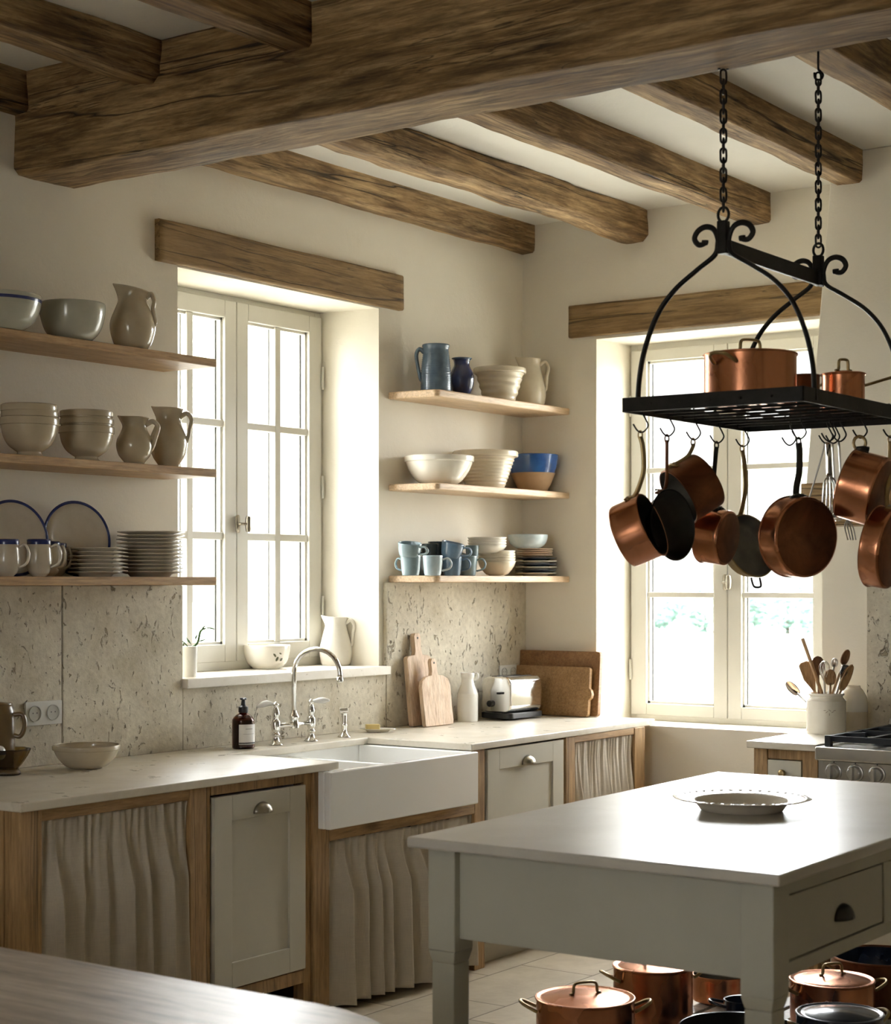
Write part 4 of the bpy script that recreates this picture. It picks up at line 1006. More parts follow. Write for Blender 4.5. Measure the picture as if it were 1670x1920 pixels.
# toaster
p = onZ(950, 1350, T)
ts = thing('toaster', 'polished chrome toaster with a black base on the worktop', 'toaster', (-.372, -.182, T), math.radians(-3))
a0 = onZ(895, 1350, T)
w, dd, hh = .270, .180, .200
def rsec(w, hh, r): return rrect(-w / 2, w / 2, 0, hh, r, 6)
G().prism(rrect(-w / 2, w / 2, -dd / 2, dd / 2, .03), .008, .034).out('base', 'plastic', ts, bevel=.003)
vs = rrect(-dd / 2 + .006, dd / 2 - .006, .034, hh, .035, 7)
G().prism(vs, -w / 2 + .012, w / 2 - .012, Matrix.Rotation(PI / 2, 4, 'Z') @ Matrix.Rotation(PI / 2, 4, 'X')).out('housing', 'chrome', ts, bevel=.008, bseg=3)
for yy in (-.032, .032): G().box(-.095, .095, yy - .014, yy + .014, hh - .002, hh + .0012).out('slot', 'plastic', ts)
G().lathe([(0, 0), (.016, 0), (.015, .014), (0, .015)], 20, Matrix.Translation((-w / 2 + .012, .03, .075)) @ Matrix.Rotation(-PI / 2, 4, 'Y')).out('dial', 'plastic', ts, smooth=False, bevel=.001)
G().box(-w / 2 - .006, -w / 2 + .012, -.035, -.015, .12, .13).out('lever', 'plastic', ts, bevel=.002)
# the two big boards on the right wall: heading -90deg so that local x runs to the right of the picture
yl = onX(977, 1300, -.03).y; yr = onX(1130, 1300, -.03).y; zt = onX(1130, 1222, -.01).z - T
W = abs(yr - yl)
board('large dark brown board leaning on the wall right of the toaster', rrect(-W / 2, W / 2, 0, zt, .016), .028, None, 'board_brown', (-.052, (yl + yr) / 2, T), math.radians(5), -PI / 2)
yl2 = onX(960, 1300, -.10).y; yr2 = onX(1106, 1300, -.10).y; z2 = onX(1100, 1251, -.08).z - T; W2 = abs(yr2 - yl2)
ol = rrect(-W2 / 2, W2 / 2, 0, z2, .016)
k = next(i for i, q in enumerate(ol) if q[0] > W2 / 2 - .001 and q[1] < z2 / 2) if False else None
nt_ = [(W2 / 2, z2 * .34), (W2 / 2 + .012, z2 * .38), (W2 / 2 + .016, z2 * .46), (W2 / 2 + .010, z2 * .54), (W2 / 2, z2 * .58)]
ol = nt_ + ol
board('tan board with a side bump in front of the dark brown board', ol, .024, None, 'board_tan', (-.100, (yl2 + yr2) / 2, T), math.radians(6), -PI / 2)

# ---------------------------------------------------------------- window sill
Zs = 1.1805
x, y, r, h = item(599, 660, 1157, Zs, .19)
jug('cream jug standing at the right of the sink window sill', x, y, Zs, r, h, 'taper', 'white', he=.46, top=.88, bot=.40, spout=.45)
x, y, r, h = item(456, 544, 1210, Zs, .22)
o = bowl('white bowl with a painted sprig on the sink window sill', x, y, Zs, r, h, 'deep', 'white', None)
o.name = 'bowl'; g = G()
for (a, z, s, tt) in [(-1.12, .62, .011, .6), (-1.0, .45, .012, -.5), (-.86, .70, .010, .9), (-.78, .42, .010, -.8), (-.95, .82, .008, .2)]:
    c = Vector((math.cos(a) * r * (.93 + .06 * z), math.sin(a) * r * (.93 + .06 * z), z * h)) * 1.0
    mx = Matrix.Translation(c) @ Matrix.Rotation(a, 4, 'Z') @ Matrix.Rotation(PI / 2, 4, 'Y') @ Matrix.Rotation(tt, 4, 'Z')
    g.lathe([(0, -.0012), (s * .5, -.0008), (s * .5, .0008), (0, .0012)], 10, mx @ Matrix.Diagonal((1.8, .8, 1, 1)))
g.out('painted_sprig', 'print', o)
x, y, r, h = item(340, 371, 1212, Zs, .06)
o = thing('herb_pot', 'slim white pot with a green shoot at the left of the sink window sill', 'plant', (x, y, Zs))
G().lathe(shell([(.80, 0), (.84, .03), (.92, .5), (.98, .92), (1, 1)], r, h, .003), 32).out('pot', 'porc', o, smooth=True)
G().lathe([(0, h * .9), (r * .9, h * .9), (r * .9, h * .88)], 20).out('soil', 'bark', o)
e = RT; g = G()
g.tube(spl([tuple(e * 0 + Vector((0, 0, h * .9))), tuple(e * .03 + Vector((0, 0, h * 1.12))), tuple(e * .042 + Vector((0, 0, h * 1.5))), tuple(e * .062 + Vector((0, 0, h * 1.60)))], 5), [.0045] * 12 + [.003] * 4, 6)
g.tube(spl([(0, 0, h * .9), tuple(-e * .02 + Vector((0, 0, h * 1.12))), tuple(-e * .03 + Vector((0, -.01, h * .95))), tuple(-e * .012 + Vector((0, -.028, h * .62)))], 5), .002, 6)
g.out('stem', 'leaf', o, smooth=True)
for (q, z, l, tw) in [(.030, 1.15, .020, .3), (.044, 1.52, .016, .9), (.060, 1.60, .013, .1), (.072, 1.62, .012, -.2), (-.018, 1.12, .014, 2.6), (.008, 1.06, .018, 2.2), (.02, 1.2, .014, 1.2)]:
    mx = Matrix.Translation(e * q + Vector((0, 0, h * z))) @ Matrix.Rotation(RV, 4, 'Z') @ Matrix.Rotation(-tw, 4, 'Y')
    l *= 1.8; lf = G(); vs = [(0, 0, 0), (l * .5, -l * .34, .003), (l * 1.2, 0, 0), (l * .5, l * .34, .003), (l * .5, 0, -.002)]
    lf.add(vs, [(0, 1, 4), (1, 2, 4), (2, 3, 4), (3, 0, 4)], mx); q_ = lf.out('leaf', 'leaf', o, smooth=True); m_ = q_.modifiers.new('s', 'SOLIDIFY'); m_.thickness = .0012

# ---------------------------------------------------------------- island plate
p = onZ(1390, 1505, .93); R = 258 * dep(p) / FPX / 2
o = thing('platter', 'cream rimmed soup plate alone on the island top', 'plate', (p.x, p.y, .9095))
G().lathe([(0, 0), (R * .58, 0), (R * .60, .003), (R * .64, .013), (R * .685, .024), (R * .72, .0275), (R * .98, .0335), (R, .0355), (R * .985, .0375), (R * .73, .0305), (R * .685, .0275), (R * .65, .021), (R * .60, .009), (R * .5, .006), (0, .006)], 72, None,
          lambda v: v * (1 + .012 * math.cos(10 * math.atan2(v.y, v.x)) * (1 if math.hypot(v.x, v.y) > R * .9 else 0))).out('dish', 'platew', o, smooth=True)
g = G()
for k in range(40):
    a = 2 * PI * k / 40; g.lathe(prof([(0, -.002), (.006, -.0005), (.004, .0008), (0, .0012)], 2), 8, Matrix.Translation((R * .93 * math.cos(a), R * .93 * math.sin(a), .0364)))
g.out('beaded_rim', 'platew', o, smooth=True)

# ---------------------------------------------------------------- beside the stove
x, y, r, h = item(1512, 1585, 1300, T, X=-.26)
ck = thing('utensil_crock', 'pale stoneware crock holding wooden and metal utensils', 'crock', (x, y, T), RV)
G().lathe(shell([(.90, 0), (1, .02), (1, .76), (.99, .82), (.86, .90), (.85, .94), (.91, .96), (.91, 1)], r, h, .006, 4), 48).out('body', 'white', ck, smooth=True)
g = G()
for (a, z, l, tt) in [(-1.75, .56, .012, .7), (-1.60, .60, .012, -.6), (-1.45, .56, .012, .5), (-1.62, .50, .010, 1.5), (-1.35, .60, .010, 0), (-1.85, .60, .010, 0)]:
    mx = Matrix.Rotation(a, 4, 'Z') @ Matrix.Translation((r * 1.001, 0, z * h)) @ Matrix.Rotation(tt, 4, 'X')
    g.box(-.0006, .0006, -l / 2, l / 2, -.0012, .0012, mx)
g.out('stamped_mark', 'stamp', ck)
CX, CY = x, y
def utensil(kind, label, px, py, mat, off, Lw=.0055, head=None, name='wooden_spoon', cat='spoon', back=0.0):
    """stands in the crock: foot at the crock floor opposite, top end towards picture point (px, py)"""
    top = onX(px, py, -.26 + back); foot = Vector((CX, CY, T + .012)) + Vector((off[0], off[1], 0))
    ax = (top - foot); L = ax.length; ax.normalize()
    o = thing(name, label, cat, foot, 0, 'utensils in the crock')
    q = ax.to_track_quat('Z', 'Y'); mx = q.to_matrix().to_4x4()
    # turn blade faces towards the room
    v = (mx.inverted() @ (-FW).to_4d()).to_3d(); mx = mx @ Matrix.Rotation(math.atan2(v.y, v.x) - PI / 2 + (head or 0), 4, 'Z')
    return o, L, mx
def spoonish(label, px, py, mat, off, hw0, hl, depth=.006, name='wooden_spoon', cat='spoon', tw=0, kind='oval', hm=None, back=0):
    hw = hw0 * 1.3; hl *= 1.1
    o, L, mx = utensil('s', label, px, py, mat, off, head=tw, name=name, cat=cat, back=back)
    G().tube([(0, 0, 0), (0, 0, L - hl + .01)], [.0055, .0045], 10, mx=mx).out('handle', hm or mat, o, smooth=True)
    vs = []; fs = []; n = 20; m = 6
    pts = []
    for k in range(n + 1):
        t = k / n
        if kind == 'oval': w = hw * math.sqrt(max(0, 1 - (2 * t - 1) ** 2)) ** .9 + .003 * (1 - t)
        elif kind == 'spat': w = (.005 + (hw - .005) * min(1, t * 2.2) ** 1.3) * (1 if t < .88 else math.sqrt(max(0, 1 - ((t - .88) / .12) ** 2)) * .5 + .5)
        else: w = hw
        pts.append((w, L - hl + hl * t, t))
    for w, z, t in pts:
        for j in range(m + 1):
            u = -1 + 2 * j / m; vs.append((w * u, -depth * (1 - u * u) * math.sin(PI * t) + .0, z))
    for i in range(n):
        for j in range(m): fs.append((i * (m + 1) + j, i * (m + 1) + j + 1, (i + 1) * (m + 1) + j + 1, (i + 1) * (m + 1) + j))
    b = G().add(vs, fs, mx).out('head', mat, o, smooth=True); md = b.modifiers.new('s', 'SOLIDIFY'); md.thickness = .004; md.offset = 0
    return o
o, L, mx = utensil('d', 'plain pale wooden stick standing highest on the left of the crock', 1504, 1197, 'spoon', (.02, -.03), name='wooden_stick', cat='utensil')
G().tube([(0, 0, 0), (0, 0, L)], [.007, .0085], 12, mx=mx).out('stick', 'spoon', o, smooth=True)
spoonish('broad wooden spatula leaning left in the crock', 1506, 1241, 'spoon', (.03, .0), .020, .125, .004, 'wooden_spatula', 'spatula', 0, 'spat')
spoonish('dark wooden spoon behind the silver whisk', 1533, 1230, 'spoond', (.0, .03), .022, .075, .006, tw=.2, back=.04)
spoonish('round wooden spoon low in the middle of the crock', 1556, 1255, 'spoon', (.0, -.02), .018, .062, .005, back=-.03)
spoonish('reddish wooden spoon standing highest on the right of the crock', 1590, 1218, 'spoond', (-.03, .02), .013, .062, .004, tw=.3, hm='spoon')
spoonish('large curved wooden spoon leaning right in the crock', 1598, 1246, 'spoon', (-.03, .0), .016, .11, .008, tw=.5, back=.02)
spoonish('steel slice leaning right in the crock', 1586, 1246, 'chrome', (-.02, .0), .014, .062, .002, 'metal_spatula', 'spatula', .3, 'spat', hm='steel')
spoonish('small steel spoon bowl upright in the centre of the crock', 1566, 1234, 'steel', (.0, .02), .010, .034, .005, 'metal_spoon', 'spoon', hm='steel', back=.04)
spoonish('perforated steel spoon reaching far left out of the crock', 1474, 1278, 'chrome', (.035, -.01), .018, .070, .006, 'metal_spoon', 'spoon', .6, hm='steel')
o, L, mx = utensil('w', 'coiled steel whisk in the middle of the crock', 1545, 1240, 'chrome', (.01, .01), name='whisk', cat='whisk', back=-.04)
G().tube([(0, 0, 0), (0, 0, L - .09)], .005, 10, mx=mx).out('handle', 'steel', o, smooth=True)
g = G()
for k in range(6):
    a = PI * k / 6; c, s_ = math.cos(a), math.sin(a)
    g.tube(spl([(0, 0, L - .095), (c * .016, s_ * .016, L - .055), (c * .022, s_ * .022, L - .025), (c * .010, s_ * .010, L - .002), (-c * .010, -s_ * .010, L - .002), (-c * .022, -s_ * .022, L - .025), (-c * .016, -s_ * .016, L - .055), (0, 0, L - .095)], 5), .0013, 6, mx=mx)
g.out('wires', 'chrome', o, smooth=True)
# two-tone jar behind the crock
x, y, r, h = item(1574, 1628, 1286, T, X=-.11)
o = thing('stoneware_jar', 'two tone stoneware jar, cream above tan, behind the crock', 'jar', (x, y + .005, T))
P = [(.92, 0), (1, .03), (1, .42), (1, .60), (.96, .74), (.70, .90), (.52, .96), (.50, 1)]
G().lathe(shell(P, r, h, .005), 44).out('body', 'white', o, smooth=True)
G().lathe([(r * .93, .0015), (r + .001, .006), (r + .001, h * .44), (r - .003, h * .44), (r - .003, .006)], 44).out('glaze_band', 'tanw', o, smooth=True)

# ============================================================ hanging pot rack
RX0, RX1, RY0, RY1, RZ0, RZ1 = -3.03, -2.235, -2.83, -2.29, 2.018, 2.058
HX = (-2.95, -2.318); HY = -2.56; HZT = 2.485
rk = thing('pot_rack', 'black wrought iron pot rack with scrolls hanging over the island', 'pot rack', (-2.635, HY, RZ0))
g = G(); t = .006
g.box(RX0, RX1, RY0, RY0 + t, RZ0, RZ1); g.box(RX0, RX1, RY1 - t, RY1, RZ0, RZ1); g.box(RX0, RX0 + t, RY0, RY1, RZ0, RZ1); g.box(RX1 - t, RX1, RY0, RY1, RZ0, RZ1)
local(rk, g).out('frame', 'iron', rk, bevel=.0015)
g = G(); zz = RZ0 + .012
for k in range(1, 9): 
    xx = RX0 + (RX1 - RX0) * k / 9; g.tube([(xx, RY0, zz), (xx, RY1, zz)], .004, 6)
for k in range(1, 6):
    yy = RY0 + (RY1 - RY0) * k / 6; g.tube([(RX0, yy, zz + .007), (RX1, yy, zz + .007)], .004, 6)
local(rk, g).out('grid', 'iron', rk, smooth=True)
arcpx = [(1352, 462), (1340, 478), (1300, 508), (1255, 545), (1220, 590), (1195, 650), (1182, 710), (1178, 745)]
AR = [(onX(a, b, HX[0]).y - HY, onX(a, b, HX[0]).z) for a, b in arcpx]
AR[0] = (.016, HZT - .01); sc = (RY1 - HY - .004) / AR[-1][0]; AR = [(a * sc if i > 1 else a, z) for i, (a, z) in enumerate(AR)]; AR[-1] = (AR[-1][0], RZ0 + .008)
SCR = [(1353, 470), (1352, 445), (1345, 427), (1332, 421), (1319, 427), (1313, 441), (1320, 453), (1330, 452), (1331, 446)]
for hx_ in HX:
    for s in (1, -1):
        pts = spl([(hx_, HY + s * a, z) for a, z in AR], 7)
        local(rk, G().tube(pts, .0065, 8, flat=1.5, up=(0, 0, 1))).out('arch', 'iron', rk, smooth=True)
        sp = spl([(hx_, HY + s * (1362 - a) / 560, HZT + (445 - b) / 690) for a, b in SCR], 6)
        n = len(sp); local(rk, G().tube(sp, [.005 + .0015 * math.sin(PI * min(1, k / n)) if k < n - 6 else .008 for k in range(n)], 8, flat=1.3, up=(1, 0, 0))).out('scroll', 'iron', rk, smooth=True)
    local(rk, G().box(hx_ - .014, hx_ + .014, HY - .014, HY + .014, HZT - .045, HZT + .045)).out('hub', 'iron', rk, bevel=.003)
    ring = [(hx_, HY + .016 * math.cos(a * PI / 10), HZT + .062 + .020 * math.sin(a * PI / 10)) for a in range(20)]
    local(rk, G().tube(ring, .0042, 8, True)).out('ring', 'iron', rk, smooth=True)
local(rk, G().box(HX[0], HX[1] + .03, HY - .006, HY + .006, HZT - .045, HZT - .002)).out('ridge_bar', 'iron', rk, bevel=.002)

def chain(label, x, z0, z1, hook):
    o = thing('chain', label, 'chain', (x, HY, z1), 0, 'pot rack chains')
    pitch = .0275; n = int((z1 - z0) / pitch) + 1; pitch = (z1 - z0) / n
    for k in range(n):
        zc = -(k + .5) * pitch; pts = []
        for a in range(14):
            t = 2 * PI * a / 14; pts.append((.0085 * math.cos(t), 0, zc + (.0095 * math.sin(t)) + (.0105 if math.sin(t) > 0 else -.0105 if math.sin(t) < 0 else 0)))
        G().tube(pts, .0031, 7, True, mx=rotz(RV + (PI / 2 if k % 2 else .15))).out('link', 'iron', o, smooth=True)
    if hook:
        hp = [(0, 0, hook), (0, 0, .02), (.004, 0, .012), (.014, 0, .0), (.010, 0, -.012), (0, 0, -.016), (-.010, 0, -.010), (-.012, 0, .006)]
        G().tube(spl(hp, 5), .0036, 8, mx=rotz(RV)).out('hook', 'iron', o, smooth=True)
    else:
        G().tube([(.012 * math.cos(a * PI / 8), 0, .006 + .016 * math.sin(a * PI / 8)) for a in range(9)] , .004, 8, mx=rotz(RV)).out('staple', 'iron', o, smooth=True)
chain('black chain holding the near end of the pot rack from the big beam', HX[0], HZT + .076, 2.935, 0)
chain('black chain hooked to a joist, holding the far end of the pot rack', HX[1], HZT + .076, 3.075, .085)

first_hook = [None]
def s_hook(pos, lab, flip=1):
    """pos: point where the pan hangs"""
    if first_hook[0] is None:
        zt = RZ1 - pos.z
        pts = [(-.012, 0, zt - .018), (-.008, 0, zt + .002), (.0, 0, zt + .004), (.005, 0, zt - .010), (.006, 0, zt - .035), (.016, 0, .030), (.022, 0, .014), (.014, 0, 0), (.002, 0, -.006), (-.010, 0, .002), (-.020, 0, .018)]
        o = G().tube(spl([(a, b, c + .003) for a, b, c in pts], 5), .0024, 8).out('s_hook', 'iron', smooth=True); first_hook[0] = o
        tag(o, lab, 'hook', 'hooks on the pot rack')
    else:
        o = first_hook[0].copy(); C.objects.link(o); o['label'] = lab
    o.location = pos; o.rotation_euler = (0, 0, RV); return o
def vdir(a, b, c): return (RT * a - FW * b + Vector((0, 0, c))).normalized()
def pan(name, label, cat, hook_px, rim_px, Y, n, r, depth, mat='copper', inner='tin', base=None, hmat='brass', flare=0, bow=.0, helper=False, hw=.007, zhook=1.972, style='pan', hlab=None, loop=False):
    p = onZ(hook_px, 0, zhook) if False else None
    q = onY(hook_px, HZ - (zhook - EYE) * FPX / dep(onY(hook_px, 800, Y)), Y); q.z = zhook
    D = dep(q); s = D / FPX
    s_hook(q, hlab or ('black hook carrying the ' + ' '.join(label.split(',')[0].split()[:11])))
    o = thing(name, label, cat, q, 0, 'copper pans hanging from the rack')
    hy = HZ - (zhook - EYE) / s
    rc = RT * ((rim_px[0] - hook_px) * s) + Vector((0, 0, -(rim_px[1] - hy) * s))
    nn = vdir(*n); up = Vector((0, 0, 1)); u = (up - nn * up.dot(nn)).normalized(); w = nn.cross(u)
    mx = Matrix((( w.x, u.x, nn.x, rc.x), (w.y, u.y, nn.y, rc.y), (w.z, u.z, nn.z, rc.z), (0, 0, 0, 1)))
    rb = r * (1 - flare); d = depth; e = .012
    outer = prof([(rb - e, -d), (rb - e * .3, -d + e * .25), (rb, -d + e), (r * .997, -.004), (r + .003, 0)], 4)
    G().lathe([(0, -d)] + outer + [(r + .002, .0018), (r - .002, .0012)], 64, mx).out('body', mat, o, smooth=True)
    G().lathe([(r - .002, .0012), (rb - .004, -d + e), (rb - e - .002, -d + .003), (0, -d + .003)], 64, mx).out('lining', inner, o, smooth=True)
    if base: G().lathe([(0, -d - .0006), (rb - e * .8, -d - .0006), (rb - e * .6, -d + .0006)], 48, mx).out('base', base, o, smooth=True)
    at = rc + u * (r + .001) - nn * .012; L = -at.z
    if loop:
        G().tube([tuple(RT * (.018 * math.cos(2 * PI * k / 16)) + Vector((0, 0, -.018 + .020 * math.sin(2 * PI * k / 16)))) for k in range(16)], .005, 8, True).out('loop_handle', hmat, o, smooth=True)
        G().tube([tuple(at + RT * .018 + Vector((0, 0, .002))), tuple(at + Vector((0, 0, .004))), tuple(at - RT * .018 + Vector((0, 0, .002)))], .008, 8).out('bracket', 'darkiron', o, smooth=True)
    else:
        bz = Vector((0, 0, 1))
        H = [Vector((0, 0, -.014)), Vector((0, 0, -.25 * L)) + RT * bow * .6, Vector((0, 0, -.55 * L)) + RT * bow + at * .12 * Vector((1, 1, 0)).length / 1.414, at * 1.0 - Vector((0, 0, -.18 * L)) * 1.0 - nn * .004, at + u * .002 - nn * .008, at - nn * .03 + u * .003]
        H[2] = Vector((at.x * .22, at.y * .22, -.58 * L)) + RT * bow; H[3] = Vector((at.x * .68, at.y * .68, at.z + .17 * L)) + RT * bow * .4
        P = spl(H, 7); k_ = len(P)
        G().tube(P, [.0032] * k_, 10, flat=hw / .0032, up=FW).out('handle', hmat, o, smooth=True)
        G().tube([tuple(Vector((0, 0, -.010)) + RT * (.0058 * math.cos(2 * PI * k / 14)) + Vector((0, 0, .012 * math.sin(2 * PI * k / 14)))) for k in range(14)], .0024, 8, True).out('hanging_eye', hmat, o, smooth=True)
        fl = nn * (.010 if flare > .1 else 0) - u * (.004 if flare > .1 else 0); br = G(); br.tube(spl([at - nn * .022 + w * .030 - u * .004 + fl, at - nn * .020 + u * .004 + fl, at - nn * .022 - w * .030 - u * .004 + fl], 4), .0045, 8, flat=2.2)
        b_ = br.out('bracket', hmat, o, smooth=True)
        for sg in (-1, 1):
            c = at - nn * .021 + w * (.022 * sg) + u * .002
            G().lathe(prof([(0, -.003), (.004, 0), (.003, .003), (0, .004)], 2), 10, Matrix.Translation(c) @ u.to_track_quat('Z', 'Y').to_matrix().to_4x4()).out('rivet', 'pewter', b_, smooth=True)
    if helper:
        b0 = rc - u * (r + .001) - nn * .010
        G().tube(spl([b0 + w * .018, b0 + w * .017 - u * .022, b0 + w * .010 - u * .030, b0 - w * .010 - u * .030, b0 - w * .017 - u * .022, b0 - w * .018], 4), .0034, 8).out('helper_handle', 'darkiron', o, smooth=True)
    return o
pan('saucepan', 'small bright copper saucepan showing its dark inside, leftmost on the rack', 'pan', 1200, (1222, 984), -2.292, (.84, .40, .36), .092, .092, 'copper', 'darkiron', None, 'brass', 0, .012)
pan('frying_pan', 'dark iron frying pan facing the room, second from the left on the rack', 'pan', 1250, (1261, 984), -2.292, (.70, .68, .10), .102, .040, 'darkiron', 'darkiron', None, 'copperd', .16, .0, hw=.005)
pan('saucepan', 'brown copper saucepan tipped sideways on a short handle, third on the rack', 'pan', 1299, (1272, 932), -2.292, (-.80, .22, -.50), .088, .105, 'copperd', 'tin', 'copperd', 'brass', 0, .0, hw=.006)
pan('saucepan', 'orange copper saucepan with its round base turned to the room, fourth on the rack', 'pan', 1343, (1322, 1003), -2.292, (-.80, -.56, .14), .083, .078, 'copper', 'tin', 'copperd', 'darkiron', 0, -.006)
pan('saute_pan', 'tin lined frying pan with a small loop handle underneath, fifth on the rack', 'pan', 1391, (1407, 1023), -2.292, (.50, .74, .28), .101, .042, 'brass', 'tin', None, 'brass', .08, .012, helper=True)
pan('saute_pan', 'largest copper pan with its dark round base facing the room', 'pan', 1497, (1482, 1006), -2.56, (-.48, -.86, .05), .118, .074, 'copper', 'tin', 'copperd', 'darkiron', 0, .004, hw=.010)
pan('saucepot', 'copper pot hanging by a ring, its base turned right', 'pan', 1611, (1590, 906), -2.72, (-.84, -.46, .30), .103, .100, 'copper', 'tin', 'copperd', 'brass', loop=True)
pan('saute_pan', 'copper saute pan cut by the right edge of the picture', 'pan', 1668, (1640, 1024), -2.80, (-.80, -.56, .16), .118, .058, 'copper', 'tin', 'copperd', 'brass', 0, .0)
q = onY(1478, 830, -2.50); q.z = 1.96; s_hook(q, 'empty black hook to the left of the largest copper pan')

def hang(name, label, px, Y, cat='utensil', z=1.972, tiltx=0):
    q = onY(px, 800, Y); q.z = z; s_hook(q, 'black hook carrying the ' + ' '.join(label.split()[:11])); return thing(name, label, cat, q, RV, 'utensils hanging from the rack')
o = hang('slotted_turner', 'polished steel slotted turner beside the largest pan', 1552, -2.60)
G().tube(spl([(0, 0, -.006), (.002, -.004, -.05), (.004, 0, -.11)], 5), .0035, 8, flat=2.6, up=(0, 1, 0)).out('handle', 'chrome', o, smooth=True)
g = G()
for k in range(5): 
    a = -.018 + k * .009; g.tube(spl([(.004, 0, -.105), (.006 + a, 0, -.13), (.008 + a * 1.2, .002, -.21), (.010 + a * .4, 0, -.232)], 5), .0028, 6, flat=1.3)
g.out('slotted_blade', 'chrome', o, smooth=True)
o = hang('ladle', 'steel ladle with a long handle among the hanging tools', 1560, -2.575)
G().tube(spl([(0, 0, -.004), (.004, 0, -.08), (.010, 0, -.18), (.010, 0, -.20)], 5), .0032, 8, flat=2.2).out('handle', 'steel', o, smooth=True)
G().lathe(prof([(0, -.028), (.018, -.022), (.030, -.004), (.032, .004), (.029, .004), (.018, -.019), (0, -.025)], 3), 28, Matrix.Translation((.010, -.026, -.212)) @ Matrix.Rotation(.7, 4, 'X')).out('ladle_bowl', 'chrome', o, smooth=True)
o = hang('carving_fork', 'long steel fork with its prongs pointing down right of the largest pan', 1572, -2.62)
G().tube(spl([(0, 0, -.004), (.006, 0, -.10), (.020, 0, -.20), (.026, 0, -.24)], 6), .0036, 8, flat=2.0).out('handle', 'steel', o, smooth=True)
g = G()
for k in range(4):
    a = (k - 1.5) * .008; g.tube(spl([(.026, 0, -.236), (.030 + a, 0, -.258), (.040 + a, .002, -.298)], 5), .0019, 6)
g.out('prongs', 'steel', o, smooth=True)
o = hang('skimmer', 'thin handled steel skimmer slanting behind the largest pan', 1547, -2.56)
G().tube(spl([(0, 0, -.002), (-.016, 0, -.06), (-.040, 0, -.14), (-.058, 0, -.20)], 5), .0026, 8, flat=1.6).out('handle', 'steel', o, smooth=True)
G().lathe([(0, 0), (.035, .003), (.038, .008), (.036, .009), (0, .004)], 28, Matrix.Translation((-.068, 0, -.235)) @ Matrix.Rotation(PI / 2, 4, 'X')).out('disc', 'steel', o, smooth=True)

# ---------------------------------------------------------------- pots with lids
def pot(label, x, y, z, r, h, mat='copper', lid=True, handles='loops', heading=0, group='copper pots', lm=None, hm='brass', inner='tin', name='cooking_pot', loops=(0, PI), dome=.012, lidh=True):
    o = thing(name, label, 'pot', (x, y, z), RV + heading, group); lm = lm or mat
    e = .012
    G().lathe([(0, 0)] + prof([(r - e, 0), (r - e * .3, e * .25), (r, e), (r, h - .004), (r + .0035, h)], 4) + [(r + .002, h + .002), (r - .003, h)], 64).out('body', mat, o, smooth=True)
    G().lathe([(r - .003, h), (r - .004, e), (r - e, .004), (0, .004)], 64).out('lining', inner, o, smooth=True)
    if lid:
        l = G().lathe([(0, h + dome + .003)] + prof([(r * .35, h + dome + .001), (r * .78, h + dome * .45), (r * .88, h + .003), (r * .94, h + .004), (r * 1.0, h + .006), (r + .004, h + .004)], 3) + [(r + .004, h + .002), (0, h + .002)], 64).out('lid', lm, o, smooth=True)
        if lidh:
            a = r * .27; hz = h + dome + .002
            H = spl([(-a - .010, 0, hz), (-a, 0, hz + .004), (-a * .92, 0, hz + .024), (-a * .6, 0, hz + .032), (a * .6, 0, hz + .032), (a * .92, 0, hz + .024), (a, 0, hz + .004), (a + .010, 0, hz)], 5)
            G().tube(H, .0042, 8, flat=1.4, mx=rotz(.35)).out('lid_handle', hm, l, smooth=True)
    if handles in ('loops',):
        for a in loops:
            m = rotz(a)
            G().tube(spl([(r - .002, .036, h * .80), (r + .012, .034, h * .84), (r + .038, .024, h * .93), (r + .046, 0, h * .96), (r + .038, -.024, h * .93), (r + .012, -.034, h * .84), (r - .002, -.036, h * .80)], 5), .0052, 8, mx=m).out('side_handle', hm, o, smooth=True)
    if handles == 'long':
        G().tube(spl([(r - .004, 0, h * .72), (r + .02, 0, h * .78), (r + .10, 0, h * 1.0), (r + .19, 0, h * 1.18)], 5), .0045, 8, flat=1.8, mx=rotz(loops[0])).out('long_handle', hm, o, smooth=True)
    return o
def rimpos(px, py, z): return onZ(px, py, z)
ZG = RZ0 + .027
x, y, r, h = item(1320, 1492, 668, ZG, -2.53)
pot('big covered copper pot standing on top of the rack', x, y, ZG, r, h, handles='loops', loops=(-2.4, .74), heading=.1, hm='brass')
x, y, r, h = item(1541, 1620, 704, ZG, -2.68)
pot('small covered copper saucepan on the right of the rack top', x, y, ZG, r, h, handles='long', loops=(.25,), heading=0)
x, y, r, h = item(1480, 1536, 706, ZG, -2.53)
pot('low copper pan between the two covered pots on the rack', x, y, ZG, r, h, 'copperd', lid=False, handles='long', loops=(.8,), inner='tin')
ZS = .2005
def under(label, cx, cy, rpx, hh, **k):
    p = onZ(cx, cy, ZS + hh); s = dep(p) / FPX
    return pot(label, p.x, p.y, ZS, rpx * s, hh, group='pots under the island', **k)
under('wide lidded copper pot, nearest one on the shelf under the island', 1097, 1872, 92, .15, loops=(0, PI))
under('tall lidded copper pot behind the nearest one under the island', 1224, 1812, 74, .165, loops=(0, PI), heading=.25)
under('small copper pan far back on the shelf under the island', 1350, 1826, 52, .085, lid=False, handles='none', mat='copper')
under('small navy pan with a rim handle left of the near island leg', 1392, 1874, 34, .075, lid=False, handles='loops', loops=(PI, 0), mat='enamel', inner='enamel', hm='enamel')
under('wide dark frying pan at the bottom edge left of the near island leg', 1385, 1925, 112, .06, lid=False, handles='none', mat='enamel', inner='darkiron')
under('large navy enamel pot just right of the near island leg', 1574, 1902, 80, .15, lid=True, handles='loops', mat='enamel', inner='enamel', lm='enamel', hm='brass', loops=(.5, 3.6), lidh=False)
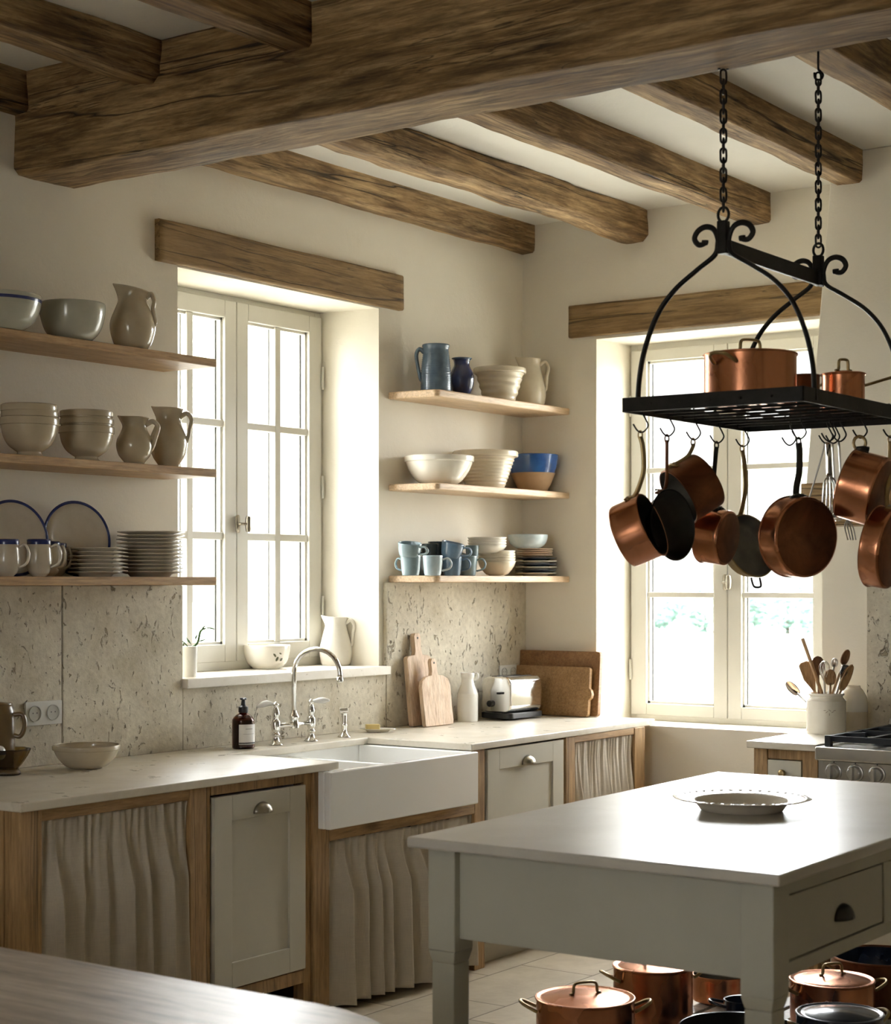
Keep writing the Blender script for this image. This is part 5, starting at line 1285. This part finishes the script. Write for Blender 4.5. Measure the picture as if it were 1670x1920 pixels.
under('copper pan with a shiny lid on the right side of the island shelf', 1560, 1838, 78, .14, loops=(.2, 3.34), dome=.016)
under('wide dark pot furthest right under the island', 1652, 1794, 92, .16, lid=False, mat='copperd', inner='enamel', handles='loops', loops=(PI, 0))

# ---------------------------------------------------------------- trees outside
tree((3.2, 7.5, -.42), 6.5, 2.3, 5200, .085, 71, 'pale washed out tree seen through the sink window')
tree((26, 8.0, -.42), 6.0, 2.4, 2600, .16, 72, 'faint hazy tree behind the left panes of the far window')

# ============================================================ light
W = bpy.data.worlds.new('overcast'); SC.world = W; W.use_nodes = True
nt = W.node_tree; bg = nt.nodes['Background']
tc = nt.nodes.new('ShaderNodeTexCoord'); sp_ = nt.nodes.new('ShaderNodeSeparateXYZ'); nt.links.new(tc.outputs['Generated'], sp_.inputs[0])
c = ramp(nt, [(.0, (.80, .82, .78)), (.49, (.95, .96, .93)), (.54, (1.0, .995, .98)), (1.0, (.86, .91, 1.0))], mathn(nt, 'ADD', mathn(nt, 'MULTIPLY', sp_.outputs[2], .5), .5))
nt.links.new(c, bg.inputs[0]); bg.inputs[1].default_value = SKY = 1.6
def portal(name, loc, rot, sx, sy):
    l = bpy.data.lights.new(name, 'AREA'); l.shape = 'RECTANGLE'; l.size = sx; l.size_y = sy; l.cycles.is_portal = True
    o = bpy.data.objects.new(name, l); C.objects.link(o); o.location = loc; o.rotation_euler = rot
def sun(name, e, ang, travel, colr=(1, 1, 1)):
    # very soft directional light, for bright cloud and for the added west fill
    l = bpy.data.lights.new(name, 'SUN'); l.energy = e; l.angle = math.radians(ang); l.color = colr
    o = bpy.data.objects.new(name, l); C.objects.link(o); o.rotation_euler = Vector(travel).to_track_quat('-Z', 'Y').to_euler()
sun('bright_cloud_east', 34, 125, (-1, .42, -.34), (.965, .978, 1.0))
sun('bright_cloud_north', 25, 125, (-.10, -1, -.36), (.965, .978, 1.0))
sun('added_west_fill', 17, 110, (1, .25, -.20), (.98, .985, 1))  # added fill from behind the camera, not a known source

# ============================================================ camera
cd = bpy.data.cameras.new('camera'); cam = bpy.data.objects.new('camera', cd); C.objects.link(cam)
cam.location = CAM; cam.rotation_euler = (PI / 2, 0, math.radians(35.4) - PI / 2)
cd.sensor_fit = 'HORIZONTAL'; cd.sensor_width = 36; cd.lens = FPX / 1670 * 36
cd.shift_x = 0; cd.shift_y = (HZ - 960) / 1670
cd.clip_start = .05; cd.clip_end = 400
cd.dof.use_dof = True; cd.dof.focus_distance = 6.6; cd.dof.aperture_fstop = 6.3
SC.camera = cam
SC.view_settings.view_transform = 'Standard'; SC.view_settings.look = 'None'; SC.view_settings.gamma = 1
SC.view_settings.exposure = .66
cy = SC.cycles
cy.use_denoising = True; cy.max_bounces = 10; cy.diffuse_bounces = 6; cy.glossy_bounces = 4; cy.transmission_bounces = 6; cy.transparent_max_bounces = 12
cy.caustics_reflective = False; cy.caustics_refractive = False; cy.sample_clamp_indirect = 6; cy.sample_clamp_direct = 0
cy.use_adaptive_sampling = True
